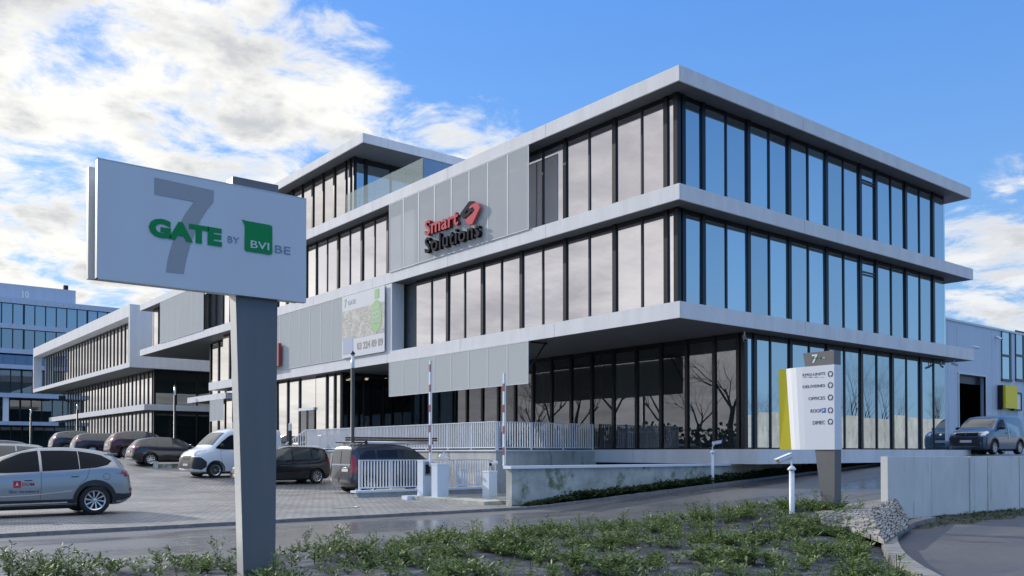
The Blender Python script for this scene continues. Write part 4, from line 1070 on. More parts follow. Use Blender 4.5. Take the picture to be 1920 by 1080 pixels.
for _ in range(16000):
    x = random.uniform(-95, -62); y = -5+(x+95)*0+random.uniform(0, 120); z = abs(random.gauss(0, 2.2)); c_ = Vector((-62-random.uniform(0, 4), y, min(z, 5.2+.8*sin(y*.3)))); u = Vector((random.gauss(0, 1), random.gauss(0, 1), random.gauss(0, 1))).normalized()*.35; v = u.orthogonal().normalized()*.22; q = len(V)
    V += [c_-u, c_-v, c_+u, c_+v]; Fc.append((q, q+1, q+2, q+3))
mesh('foliage', V, Fc, 'fir_green', t)

# ------------------------------------------------------------------ vehicles
def pchip(xs, ys):
    xs, ys = np.array(xs, float), np.array(ys, float); h = np.diff(xs); dl = np.diff(ys)/h; m_ = np.zeros_like(xs)
    for i in range(1, len(xs)-1):
        if dl[i-1]*dl[i] > 0:
            w1, w2 = 2*h[i]+h[i-1], h[i]+2*h[i-1]; m_[i] = (w1+w2)/(w1/dl[i-1]+w2/dl[i])
    m_[0], m_[-1] = dl[0], dl[-1]
    def f(x):
        i = int(np.clip(np.searchsorted(xs, x)-1, 0, len(xs)-2)); t = (x-xs[i])/h[i]
        return float((2*t**3-3*t*t+1)*ys[i]+(t**3-2*t*t+t)*h[i]*m_[i]+(-2*t**3+3*t*t)*ys[i+1]+(t**3-t*t)*h[i]*m_[i+1])
    return f
def curve(pts): return pchip([p[0] for p in pts], [p[1] for p in pts])
SHAPES = {
 'suv': dict(L=4.47, wheel=.355, fa=.90, ra=3.57, tw=.80,
   top=[(0, .60), (.04, .78), (.2, .95), (.7, 1.05), (1.2, 1.12), (1.6, 1.36), (2.0, 1.54), (2.5, 1.635), (3.0, 1.65), (3.6, 1.60), (3.95, 1.53), (4.08, 1.48), (4.25, 1.26), (4.38, 1.08), (4.44, .92), (4.47, .60)],
   belt=[(0, .58), (.2, .82), (1.0, .97), (1.4, 1.0), (3.0, 1.07), (3.9, 1.16), (4.25, 1.08), (4.4, .9), (4.47, .56)],
   bot=[(0, .38), (.25, .22), (4.1, .24), (4.35, .32), (4.47, .42)],
   w=[(0, .62), (.10, .78), (.35, .88), (.9, .925), (3.7, .925), (4.2, .885), (4.38, .82), (4.47, .70)],
   wr=[(0, .5), (.4, .68), (1.2, .70), (2.0, .60), (2.6, .575), (3.6, .56), (4.1, .58), (4.47, .60)]),
 'hatch': dict(L=4.3, wheel=.32, fa=.86, ra=3.45, tw=.76,
   top=[(0, .50), (.05, .66), (.3, .80), (.8, .90), (1.15, .98), (1.6, 1.24), (2.0, 1.40), (2.4, 1.47), (3.0, 1.47), (3.6, 1.41), (3.85, 1.34), (4.08, 1.10), (4.2, .96), (4.27, .78), (4.3, .50)],
   belt=[(0, .48), (.3, .70), (1.0, .86), (3.0, .94), (3.8, 1.0), (4.15, .90), (4.3, .47)],
   bot=[(0, .32), (.25, .18), (3.9, .20), (4.3, .36)],
   w=[(0, .58), (.12, .74), (.4, .85), (.9, .89), (3.5, .89), (4.0, .84), (4.2, .78), (4.3, .66)],
   wr=[(0, .5), (.4, .64), (1.2, .66), (2.0, .56), (2.6, .54), (3.6, .52), (4.0, .55), (4.3, .58)]),
 'estate': dict(L=4.75, wheel=.33, fa=.90, ra=3.70, tw=.78,
   top=[(0, .50), (.05, .68), (.3, .84), (.9, .95), (1.3, 1.03), (1.8, 1.32), (2.2, 1.46), (2.7, 1.51), (3.6, 1.50), (4.25, 1.44), (4.45, 1.30), (4.62, 1.04), (4.70, .85), (4.75, .5)],
   belt=[(0, .48), (.3, .74), (1.1, .90), (3.4, .98), (4.3, 1.03), (4.6, .92), (4.75, .47)],
   bot=[(0, .32), (.25, .18), (4.35, .20), (4.75, .36)],
   w=[(0, .58), (.12, .76), (.4, .87), (.9, .91), (3.9, .91), (4.5, .85), (4.65, .79), (4.75, .66)],
   wr=[(0, .5), (.4, .66), (1.3, .68), (2.1, .58), (2.8, .56), (4.2, .55), (4.6, .58), (4.75, .6)]),
 'mpv': dict(L=4.08, wheel=.315, fa=.80, ra=3.34, tw=.74,
   top=[(0, .52), (.05, .70), (.3, .88), (.7, 1.0), (1.0, 1.10), (1.5, 1.42), (1.9, 1.57), (2.4, 1.62), (3.2, 1.61), (3.8, 1.54), (3.95, 1.36), (4.03, 1.05), (4.06, .8), (4.08, .5)],
   belt=[(0, .50), (.3, .76), (.9, .92), (3.2, 1.0), (3.8, 1.02), (4.0, .9), (4.08, .48)],
   bot=[(0, .32), (.25, .18), (3.8, .2), (4.08, .36)],
   w=[(0, .56), (.12, .72), (.4, .82), (.9, .865), (3.5, .865), (3.9, .82), (4.0, .77), (4.08, .68)],
   wr=[(0, .5), (.4, .64), (1.1, .66), (1.8, .57), (2.5, .55), (3.7, .55), (4.08, .58)]),
 'van': dict(L=4.42, wheel=.33, fa=.88, ra=3.66, tw=.79,
   top=[(0, .58), (.04, .82), (.2, 1.02), (.6, 1.14), (.95, 1.22), (1.4, 1.53), (1.75, 1.72), (2.1, 1.80), (2.6, 1.84), (4.0, 1.83), (4.22, 1.79), (4.31, 1.68), (4.36, 1.3), (4.40, .8), (4.42, .5)],
   belt=[(0, .56), (.2, .90), (.9, 1.08), (1.6, 1.12), (4.2, 1.14), (4.33, 1.05), (4.42, .48)],
   bot=[(0, .34), (.25, .2), (4.1, .22), (4.42, .40)],
   w=[(0, .66), (.10, .80), (.35, .88), (.9, .92), (4.1, .92), (4.3, .90), (4.37, .87), (4.42, .80)],
   wr=[(0, .55), (.4, .72), (1.0, .76), (1.8, .72), (2.5, .72), (4.2, .72), (4.42, .76)]),
 'big_van': dict(L=4.3, wheel=.34, fa=.95, ra=3.35, tw=.86,
   top=[(0, .62), (.05, .92), (.18, 1.12), (.45, 1.27), (.75, 1.38), (1.1, 1.72), (1.5, 2.06), (1.8, 2.20), (2.2, 2.25), (4.0, 2.25), (4.22, 2.2), (4.27, 1.6), (4.3, .6)],
   belt=[(0, .60), (.18, .98), (.7, 1.18), (1.2, 1.24), (4.1, 1.26), (4.25, 1.2), (4.3, .58)],
   bot=[(0, .36), (.3, .24), (4.1, .26), (4.3, .40)],
   w=[(0, .72), (.10, .88), (.35, .98), (.9, 1.02), (4.1, 1.02), (4.25, .99), (4.3, .94)],
   wr=[(0, .62), (.3, .78), (.9, .86), (1.6, .84), (2.2, .86), (4.1, .88), (4.3, .9)]),
}
def body_mesh(S):
    L = S['L']; ft, fb, fz_, fw, fr = (curve(S[k]) for k in ('top', 'belt', 'bot', 'w', 'wr'))
    xs = sorted(set([0, .015, .04, .08, .13, .2]+list(np.linspace(.28, L-.3, 34))+[L-.22, L-.15, L-.10, L-.06, L-.03, L-.01, L]))
    rings = []
    for x in xs:
        zt, z0, w_, wr_ = ft(x), fz_(x), fw(x), fr(x); zb = min(fb(x), zt-.015); wr_ = min(wr_, w_*.93); hgt = zb-z0; up = zt-zb
        crown = min(.05, up*.25)
        half = [(0, z0), (w_*.86, z0), (w_*.955, z0+min(.05, hgt*.15)), (w_*.985, z0+hgt*.25), (w_, z0+hgt*.50), (w_*.995, z0+hgt*.72), (w_*.975, z0+hgt*.92), (w_*.95, zb),
                (w_*.95+(wr_-w_*.95)*.30, zb+(up-crown)*.36), (w_*.95+(wr_-w_*.95)*.66, zb+(up-crown)*.72), (wr_, zb+(up-crown)*.94), (wr_*.93, zt-crown*.75), (wr_*.75, zt-crown*.3), (wr_*.4, zt-crown*.05), (0, zt)]
        rings.append([(L/2-x, y, z) for y, z in half]+[(L/2-x, -y, z) for y, z in half[-2:0:-1]])
    V = [p for r_ in rings for p in r_]; n = len(rings[0]); Fc = []
    for i in range(len(rings)-1):
        for j in range(n): k_ = (j+1) % n; Fc.append((i*n+j, i*n+k_, (i+1)*n+k_, (i+1)*n+j))
    Fc.append(tuple(reversed(range(n)))); e = (len(rings)-1)*n; Fc.append(tuple(e+j for j in range(n)))
    return V, Fc
BODY = {}
def get_body(kind):
    if kind in BODY: return BODY[kind]
    S = SHAPES[kind]; V, Fc = body_mesh(S); bvh = BVHTree.FromPolygons(V, Fc)
    me = bpy.data.meshes.new('b'); me.from_pydata(V, [], Fc); me.update()
    o = link('b', me); cut = MB(); L = S['L']
    for x in (L/2-S['fa'], L/2-S['ra']):
        for s in (-1, 1): cut.tube((x, s*.50, S['wheel']), (x, s*1.4, S['wheel']), S['wheel']+.055, n=28)
    cm = bpy.data.meshes.new('c'); cm.from_pydata([tuple(v) for v in cut.V], [], cut.F); cm.update()
    import bmesh
    for m_ in (me, cm):
        b = bmesh.new(); b.from_mesh(m_); bmesh.ops.recalc_face_normals(b, faces=b.faces); b.to_mesh(m_); b.free()
    co = link('c', cm); md = o.modifiers.new('x', 'BOOLEAN'); md.operation = 'DIFFERENCE'; md.solver = 'EXACT'; md.object = co
    bpy.context.view_layer.update(); dg = bpy.context.evaluated_depsgraph_get()
    r_ = bpy.data.meshes.new_from_object(o.evaluated_get(dg)); bpy.data.objects.remove(o); bpy.data.objects.remove(co)
    r_.polygons.foreach_set('use_smooth', [True]*len(r_.polygons))
    e = r_.attributes.get('sharp_edge') or r_.attributes.new('sharp_edge', 'BOOLEAN', 'EDGE')
    b = bmesh.new(); b.from_mesh(r_); b.normal_update()
    fl = [False]*len(r_.edges)
    for ed in b.edges:
        if len(ed.link_faces) == 2 and ed.link_faces[0].normal.angle(ed.link_faces[1].normal, 0) > R(46): fl[ed.index] = True
    b.free(); r_.attributes['sharp_edge'].data.foreach_set('value', fl)
    BODY[kind] = (r_, bvh); return BODY[kind]
class Car:
    def __init__(s, name, kind, pm, label, cat, loc, yaw, group=None, rear=False, detail=True):
        s.S = SHAPES[kind]; s.kind = kind; s.L = s.S['L']; me, s.bvh = get_body(kind)
        s.t = thing(name, label, cat, loc, yaw, group)
        m2 = me.copy(); m2.materials.clear(); m2.materials.append(MATS[pm]); s.body = link('body', m2, s.t); s.pm = pm
        s.wheels()
        L = s.L; S = s.S
        # dark underside
        MB().box(-L/2+.5, L/2-.5, -.55, .55, .16, .30).build('underbody', 'gap_dark', s.t)
    def X(s, x): return s.L/2-x
    def grid(s, nm, m, P, d, off=.006, parent=None, smooth_=True):
        """lay a sheet on the body: P rows of start points, d the casting direction"""
        d = Vector(d); V = []; ok = []
        for row in P:
            for p in row:
                h = s.bvh.ray_cast(Vector(p)-d*4, d)
                if h[0] is None: V.append(Vector(p)); ok.append(False)
                else:
                    n_ = h[1]; n_ = -n_ if n_.dot(d) > 0 else n_; V.append(h[0]+n_*off); ok.append(True)
        n, k_ = len(P), len(P[0]); Fc = []
        for i in range(n-1):
            for j in range(k_-1):
                q = (i*k_+j, (i+1)*k_+j, (i+1)*k_+j+1, i*k_+j+1)
                if all(ok[a] for a in q): Fc.append(q)
        return mesh(nm, V, Fc, m, parent or s.t, smooth_)
    def side(s, nm, m, sg, top, bot, nx=14, nz=4, off=.006, parent=None):
        """outline given in metres from the front: upper and lower edge as (x, z) lists"""
        x0, x1 = max(top[0][0], bot[0][0]), min(top[-1][0], bot[-1][0]); xs = np.linspace(x0, x1, nx)
        tz = np.interp(xs, [p[0] for p in top], [p[1] for p in top]); bz = np.interp(xs, [p[0] for p in bot], [p[1] for p in bot])
        P = [[(s.X(x), 0, b_+(t_-b_)*j/nz) for j in range(nz+1)] for x, t_, b_ in zip(xs, tz, bz)]
        return s.grid(nm, m, P, (0, -sg, 0), off, parent)
    def face(s, nm, m, end, left, right, zs, ny=10, off=.006, parent=None):
        """on the nose (end=1) or tail (-1): y limits at each height"""
        P = [[(0, l+(r_-l)*j/ny, z) for j in range(ny+1)] for z, l, r_ in zip(zs, left, right)]
        return s.grid(nm, m, P, (-end, 0, 0), off, parent)
    def topd(s, nm, m, xs, half, ny=10, off=.006, parent=None):
        P = [[(s.X(x), -h+2*h*j/ny, 0) for j in range(ny+1)] for x, h in zip(xs, half)]
        return s.grid(nm, m, P, (0, 0, -1), off, parent)
    def line(s, sg, pts, m='gap_dark', wd=.008, nm='seam'):
        P = []
        for a, b_ in zip(pts, pts[1:]):
            n = 6
            for i in range(n+(b_ == pts[-1])):
                u = i/n; P.append((a[0]+(b_[0]-a[0])*u, a[1]+(b_[1]-a[1])*u))
        rows = []
        for i, p in enumerate(P):
            q = P[min(i+1, len(P)-1)]; o_ = P[max(i-1, 0)]; dx, dz = q[0]-o_[0], q[1]-o_[1]; l = math.hypot(dx, dz) or 1; nx_, nz_ = -dz/l*wd/2, dx/l*wd/2
            rows.append([(s.X(p[0]+nx_), 0, p[1]+nz_), (s.X(p[0]-nx_), 0, p[1]-nz_)])
        return s.grid(nm, m, rows, (0, -sg, 0), .004)
    def ring(s, sg, cx, cz, r0, r1, a0=-8, a1=188, m='black_plastic', nm='arch_trim', off=.012):
        P = [[(s.X(cx)+r_*cos(R(a)), 0, cz+r_*sin(R(a))) for r_ in np.linspace(r0, r1, 4)] for a in np.linspace(a0, a1, 26)]
        return s.grid(nm, m, P, (0, -sg, 0), off)
    def wheels(s, spokes=10, rimm='alloy'):
        S = s.S; r = S['wheel']; wd = .225
        if not hasattr(Car, 'wm'): Car.wm = {}
        key = (r, spokes)
        if key not in Car.wm:
            ty = MB().lathe([(r*.66, -wd/2+.01), (r*.93, -wd/2), (r*.985, -wd/2+.03), (r, 0), (r*.985, wd/2-.03), (r*.93, wd/2), (r*.66, wd/2-.01)], axis='y', n=36)
            tm_ = bpy.data.meshes.new('wheel'); tm_.from_pydata([tuple(v) for v in ty.V], [], ty.F); tm_.materials.append(MATS['rubber']); tm_.polygons.foreach_set('use_smooth', [True]*len(tm_.polygons))
            rm = MB(); rm.lathe([(r*.66, wd/2-.012), (r*.68, wd/2-.004), (r*.61, wd/2-.02), (r*.60, wd/2-.08)], axis='y', n=32)
            for i in range(spokes):
                a = 2*pi*i/spokes; tw = .16
                pts_ = [(r*.10, a-.30), (r*.62, a-.09+tw), (r*.62, a+.09+tw), (r*.10, a+.30)]
                p = [Vector((q*cos(b_), wd/2-.022-.012*(q < r*.3), q*sin(b_))) for q, b_ in pts_]; rm.prism(p, (0, -.03, 0))
            rm.lathe([(r*.13, wd/2-.03), (r*.13, wd/2-.012), (0, wd/2-.008)], axis='y', n=16)
            rr = bpy.data.meshes.new('rim'); rr.from_pydata([tuple(v) for v in rm.V], [], rm.F); rr.materials.append(MATS[rimm])
            bk = MB().lathe([(r*.62, wd/2-.085), (0, wd/2-.085)], axis='y', n=24); bm_ = bpy.data.meshes.new('brake_disc'); bm_.from_pydata([tuple(v) for v in bk.V], [], bk.F); bm_.materials.append(MATS['gap_dark'])
            Car.wm[key] = (tm_, rr, bm_)
        for x in (S['fa'], S['ra']):
            for sg in (-1, 1):
                o = link('wheel', Car.wm[key][0], s.t); o.location = (s.X(x), sg*(S['tw']-.0), r)
                if sg < 0: o.rotation_euler = (0, 0, pi)
                link('rim', Car.wm[key][1], o); link('brake_disc', Car.wm[key][2], o)
    def mirror(s, x, z, sg, m=None):
        y = s.bvh.ray_cast(Vector((s.X(x), sg*4, z)), Vector((0, -sg, 0)))[0]
        if y is None: return
        y = abs(y.y); b = MB(); n = 8; c = Vector((s.X(x)-.02, sg*(y+.14), z+.03))
        b.lathe([(0, -.11), (.05, -.10), (.075, -.05), (.08, .02), (.07, .08), (0, .11)], axis='y', n=10)
        b.V = [(c.x+v[0]*.8, c.y+v[1], c.z+v[2]) for v in b.V]
        o = b.build('wing_mirror', m or s.pm, s.t, True)
        MB().box(c.x-.03, c.x+.03, sg*(y-.02), sg*(y+.06), z-.05, z-.0).build('mirror_foot', 'black_plastic', o)
    def handle(s, x, z, sg, m=None):
        o = s.side('door_handle', m or s.pm, sg, [(x-.09, z+.016), (x+.09, z+.02)], [(x-.09, z-.016), (x+.09, z-.010)], 5, 2, .03)
        s.side('handle_recess', 'gap_dark', sg, [(x-.08, z-.012), (x+.08, z-.008)], [(x-.08, z-.035), (x+.08, z-.03)], 5, 1, .006, o)
def glass_set(c, front, rearw, sides, m='car_glass'):
    """windscreen and rear window by x ranges and half widths; sides = list of (top, bottom) outlines"""
    if front: c.topd('windscreen', 'windscreen', *front)
    if rearw: c.face('rear_window', m, -1, *rearw)
    for sg in (-1, 1):
        for tp, bt in sides: c.side('side_window', m, sg, tp, bt)
def rear_lamps(c, y0, y1, z0, z1, sidex=.28, m='tail_red'):
    for sg in (-1, 1):
        q = c.face('tail_light', m, -1, [sg*y0]*5, [sg*y1]*5, np.linspace(z0, z1, 5), 6, .012)
        c.side('lamp_wrap', m, sg, [(c.L-sidex, z1-.06), (c.L-.03, z1)], [(c.L-sidex, z0+.10), (c.L-.03, z0)], 8, 3, .010, q)
def head_lamps(c, y0, y1, z0, z1, sidex=.35, m='head_glass'):
    for sg in (-1, 1):
        q = c.face('headlight', m, 1, [sg*y0]*5, [sg*y1]*5, np.linspace(z0, z1, 5), 6, .010)
        c.side('lamp_wrap', m, sg, [(.05, z1-.01), (sidex, z1+.02)], [(.05, z0), (sidex, z1-.03)], 8, 3, .010, q)
def plate(c, end, z, y=0, w_=.26, h=.055):
    c.face('number_plate', 'plate_white', end, [y-w_]*3, [y+w_]*3, [z-h, z, z+h], 4, .02)

ZP = .075
# silver SUV, front out of frame
y_suv = 6.0
rx = W(249, 900, Y=y_suv-.8).x
c = Car('silver_suv', 'suv', 'paint_silver', 'silver SUV with red square logo on its door, nearest car, at the left edge', 'car', (rx-4.47/2, y_suv, ZP), pi)
sw = [([(1.28, 1.10), (1.62, 1.33), (2.0, 1.50), (2.30, 1.555), (2.36, 1.56)], [(1.28, 1.04), (1.75, 1.045), (2.36, 1.07)]),
      ([(2.42, 1.56), (2.9, 1.565), (3.22, 1.55)], [(2.42, 1.075), (3.22, 1.115)]),
      ([(3.24, 1.55), (3.55, 1.50), (3.75, 1.45), (3.98, 1.31)], [(3.24, 1.12), (3.60, 1.15), (3.86, 1.21), (3.98, 1.305)])]
glass_set(c, ([1.30, 1.5, 1.7, 1.9, 2.1, 2.22], [.62, .62, .58, .55, .52, .50]), ([-.54, -.55, -.56, -.55]*1, [.54, .55, .56, .55], [1.02, 1.15, 1.30, 1.44]), sw)
for sg in (-1, 1):
    for x in (.90, 3.57): c.ring(sg, x, .355, .405, .50)
    c.side('sill_trim', 'black_plastic', sg, [(1.36, .40), (3.10, .40)], [(1.36, .25), (3.10, .26)], 12, 2, .014)
    c.side('sill_strip', 'chrome', sg, [(1.5, .335), (2.95, .345)], [(1.5, .30), (2.95, .315)], 10, 1, .022)
    c.line(sg, [(1.30, 1.02), (1.32, .62), (1.42, .42)]); c.line(sg, [(2.39, 1.07), (2.385, .7), (2.37, .42)]); c.line(sg, [(3.45, 1.13), (3.38, .90), (3.20, .72)])
    c.handle(2.12, .885, sg); c.handle(3.12, .96, sg); c.mirror(1.42, 1.10, sg)
    c.side('roof_spoiler', 'paint_silver', sg, [(3.85, 1.50), (4.12, 1.48)], [(3.85, 1.47), (4.12, 1.44)], 5, 1, .02)
    c.side('bumper_side', 'black_plastic', sg, [(4.02, .52), (4.2, .50), (4.45, .50)], [(4.02, .34), (4.2, .34), (4.45, .42)], 8, 3, .012)
    c.line(sg, [(1.0, .90), (2.2, .97), (3.3, 1.03), (4.1, 1.10)], 'paint_pale', .012, 'crease_highlight'); c.line(sg, [(1.4, .50), (2.2, .52), (3.05, .60)], 'chrome', .02, 'crease_highlight')  # highlights on the body creases, painted as pale and chrome strips
    c.ring(sg, 3.83, .93, .075, .083, 0, 360, 'gap_dark', 'filler_cap', .004)
rear_lamps(c, .42, .86, .92, 1.06, .42); head_lamps(c, .45, .82, .80, .95)
c.face('bumper', 'black_plastic', -1, [-.78]*4, [.78]*4, [.38, .44, .5, .54], 12, .012)
for sg in (-1, 1): c.face('reflector', 'tail_red', -1, [sg*.60]*3, [sg*.80]*3, [.56, .60, .64], 4, .016)
plate(c, -1, .78); plate(c, 1, .5)
MB().box(c.X(4.17), c.X(3.93), -.5, .5, 1.475, 1.505).build('spoiler', 'paint_silver', c.t)
b = MB(); b.hexa([(c.X(3.75), -.015, 1.56), (c.X(3.55), -.015, 1.58), (c.X(3.55), .015, 1.58), (c.X(3.75), .015, 1.56), (c.X(3.78), -.004, 1.64), (c.X(3.70), -.004, 1.635), (c.X(3.70), .004, 1.635), (c.X(3.78), .004, 1.64)]); b.build('antenna', 'paint_silver', c.t)
yy = .931; lx = lambda px: W(px, 900, Y=y_suv-.93).x; lz_ = lambda py: W(40, py, Y=y_suv-.93).z-ZP
def loc(px): return (rx-4.47/2)-lx(px)
MB().box(loc(39.5), loc(25.5), yy-.004, yy, lz_(914.5), lz_(901.5)).build('logo_square', 'plate_red', c.t)
MB().prism([(loc(29), yy+.001, lz_(912)), (loc(32), yy+.001, lz_(904)), (loc(35.5), yy+.001, lz_(912)), (loc(32.5), yy+.001, lz_(909))], (0, .002, 0)).build('logo_mark', 'white_flat', c.t)
text('lettering', 'DOM', 'plate_red', (loc(41.5), yy+.001, lz_(911.5)), (-1, 0, 0), loc(41.5)-loc(64.5), lz_(905)-lz_(911.5), c.t, bold=.02)
text('lettering', 'Slim verzekerd', 'ink', (loc(17), yy-.006, lz_(924.5)), (-1, 0, 0), loc(17)-loc(73), .07, c.t, bold=.015)
# dark van with ladders on the roof
vy = 11.4; vx = -5.75
c = Car('dark_van', 'van', 'paint_slate', 'dark grey panel van with ladders on its roof, parked behind the low railing', 'van', (vx+4.42/2, vy, .08), 0)
glass_set(c, ([1.05, 1.2, 1.4, 1.6, 1.72], [.70, .70, .68, .66, .64]), None, [([(1.25, 1.22), (1.5, 1.44), (1.85, 1.62), (2.15, 1.64)], [(1.25, 1.15), (2.15, 1.17)])], 'windscreen')
for sg in (-1, 1):
    c.face('rear_window', 'paint_slate', -1, [sg*.04]*5, [sg*.70, sg*.71, sg*.70, sg*.68, sg*.62], [1.10, 1.25, 1.4, 1.52, 1.60], 8, .014)
    c.line(sg, [(2.25, 1.66), (2.25, .4)]); c.line(sg, [(3.35, 1.66), (3.35, .5)]); c.line(sg, [(2.3, .95), (3.3, .95)], wd=.02)
    c.side('body_strip', 'black_plastic', sg, [(1.4, .52), (3.15, .52)], [(1.4, .42), (3.15, .42)], 10, 1, .014)
    c.side('side_panel', 'paint_navy', sg, [(2.45, 1.60), (3.3, 1.60)], [(2.45, 1.20), (3.3, 1.20)], 8, 3, .006)
    c.side('side_panel', 'paint_navy', sg, [(3.4, 1.60), (4.05, 1.56)], [(3.4, 1.20), (4.05, 1.20)], 8, 3, .006)
    q = c.face('tail_light', 'tail_red', -1, [sg*.76]*6, [sg*.90]*6, np.linspace(.75, 1.42, 6), 4, .012)
    c.side('lamp_wrap', 'tail_red', sg, [(4.22, 1.40), (4.37, 1.42)], [(4.22, .85), (4.37, .76)], 5, 5, .012, q)
    c.mirror(1.5, 1.2, sg, 'black_plastic'); c.handle(2.1, 1.0, sg, 'black_plastic')
    c.face('bumper_corner', 'paint_slate', -1, [sg*.1]*3, [sg*.82]*3, [.42, .5, .58], 6, .02)
c.face('door_gap', 'gap_dark', -1, [-.008]*8, [.008]*8, np.linspace(.5, 1.72, 8), 1, .018)
c.face('trim_strip', 'paint_pale', -1, [-.72]*3, [.72]*3, [1.03, 1.06, 1.09], 8, .02)
plate(c, -1, .86, -.35, .24); 
r_ = MB()
for x in (1.9, 2.9, 3.9): r_.tube((c.X(x), -.70, 1.86), (c.X(x), .70, 1.86), .018); [r_.tube((c.X(x), s_*.68, 1.76), (c.X(x), s_*.68, 1.88), .018) for s_ in (-1, 1)]
r_.tube((c.X(1.6), -.70, 1.885), (c.X(4.25), -.70, 1.885), .018); r_.tube((c.X(1.6), .70, 1.885), (c.X(4.25), .70, 1.885), .018)
r_.build('roof_rack', 'frame_black', c.t)
t = thing('ladder', 'brown folded ladder lying on the roof rack of the dark van', 'ladder', (vx+2.2, vy-.35, 2.03))
b = MB()
for y in (-.22, .22):
    for z in (0, .08): b.box(-2.05, 1.75, y-.02, y+.02, z+.0, z+.06)
b.build('rail', 'wood_old', t); b = MB()
for i in range(13): b.tube((-1.9+i*.29, -.2, .03), (-1.9+i*.29, .2, .03), .014)
b.build('rung', 'wood_old', t)
t = thing('carrier_tube', 'pale aluminium tube lying beside the ladder on the dark van', 'tube', (vx+2.3, vy-.66, 1.96))
MB().tube((-1.55, 0, 0), (1.3, 0, 0), .06, n=14).build('tube', 'alu_tube', t, True)
MB().tube((-1.60, 0, 0), (-1.551, 0, 0), .066, n=14).tube((1.301, 0, 0), (1.35, 0, 0), .066, n=14).build('end_cap', 'frame_black', t)
# white van, nose towards us
wxx = W(350, 860, Y=21.0).x
c = Car('white_van', 'big_van', 'paint_white', 'white delivery van with black bumper, nose out beside the grey pylon', 'van', (wxx+2.15, 21.9, float(hpark(21.5))), pi)
c.t.rotation_euler = (0, 0, pi+.10); c.t.location.x += .22; c.t.location.y += .15
glass_set(c, ([.88, 1.05, 1.2, 1.35, 1.48], [.80, .80, .78, .76, .74]), None, [([(.98, 1.36), (1.3, 1.64), (1.62, 1.88), (1.75, 1.93), (2.2, 1.95)], [(.98, 1.30), (1.4, 1.26), (2.2, 1.26)])])
for sg in (-1, 1):
    q = c.face('headlight', 'head_glass', 1, [sg*.50]*5, [sg*.88]*5, [1.0, 1.05, 1.10, 1.15, 1.20], 6, .012)
    c.side('lamp_wrap', 'head_glass', sg, [(.04, 1.14), (.55, 1.26)], [(.04, 1.00), (.30, 1.06), (.55, 1.22)], 10, 3, .012, q)
    c.side('bumper_side', 'black_plastic', sg, [(.02, .92), (.3, .90), (.52, .72)], [(.02, .40), (.3, .36), (.52, .50)], 10, 4, .014)
    c.line(sg, [(1.18, 1.28), (1.2, .8), (1.32, .55)]); c.line(sg, [(2.3, 1.95), (2.3, .5)]); c.handle(2.1, 1.02, sg, 'black_plastic')
    c.mirror(1.18, 1.42, sg, 'black_plastic'); c.line(sg, [(2.0, .86), (3.9, .86)], wd=.03)
    for x in (.95, 3.35): c.ring(sg, x, .34, .395, .44, m='black_plastic')
    c.face('bumper_wing', 'black_plastic', 1, [sg*.45]*5, [sg*.94]*5, [.42, .55, .68, .8, .92], 6, .014)
c.face('grille', 'frame_black', 1, [-.40]*4, [.40]*4, [.80, .86, .92, .97], 8, .014)
c.face('grille_bar', 'chrome', 1, [-.42]*2, [.42]*2, [.975, 1.0], 8, .018)
c.face('bumper', 'black_plastic', 1, [-.44]*4, [.44]*4, [.40, .5, .6, .68], 8, .016); plate(c, 1, .58, 0, .24, .05)
c.face('lower_grille', 'black_plastic', 1, [-.44]*3, [.44]*3, [.69, .74, .79], 8, .014)
# black people carrier right of the pylon
bx_ = W(500, 870, Y=17.3).x
c = Car('black_car', 'mpv', 'paint_black', 'black people carrier parked between the grey pylon and the dark van', 'car', (W(625, 870, Y=17.0).x-4.08/2, 17.9, float(hpark(17.6))), pi)
glass_set(c, ([1.05, 1.2, 1.35, 1.5, 1.7], [.60, .60, .58, .56, .54]), ([-.5]*4, [.5]*4, [1.05, 1.2, 1.35, 1.48]), [([(1.15, 1.13), (1.5, 1.34), (1.8, 1.47), (2.2, 1.53)], [(1.15, 1.02), (2.2, 1.03)]), ([(2.27, 1.53), (3.1, 1.51)], [(2.27, 1.03), (3.1, 1.06)]), ([(3.15, 1.50), (3.6, 1.42), (3.72, 1.34)], [(3.15, 1.07), (3.6, 1.12), (3.72, 1.2)])], 'windscreen')
rear_lamps(c, .5, .8, .85, 1.2, .2); head_lamps(c, .4, .78, .75, .9)
for sg in (-1, 1): c.mirror(1.25, 1.05, sg); c.handle(2.05, .88, sg); c.handle(3.0, .92, sg); c.line(sg, [(2.23, 1.02), (2.22, .4)])
for sg in (-1, 1): MB().box(c.X(3.5), c.X(1.9), sg*.52-.015, sg*.52+.015, 1.61, 1.65).build('roof_rail', 'chrome', c.t)
Y2 = 21.5
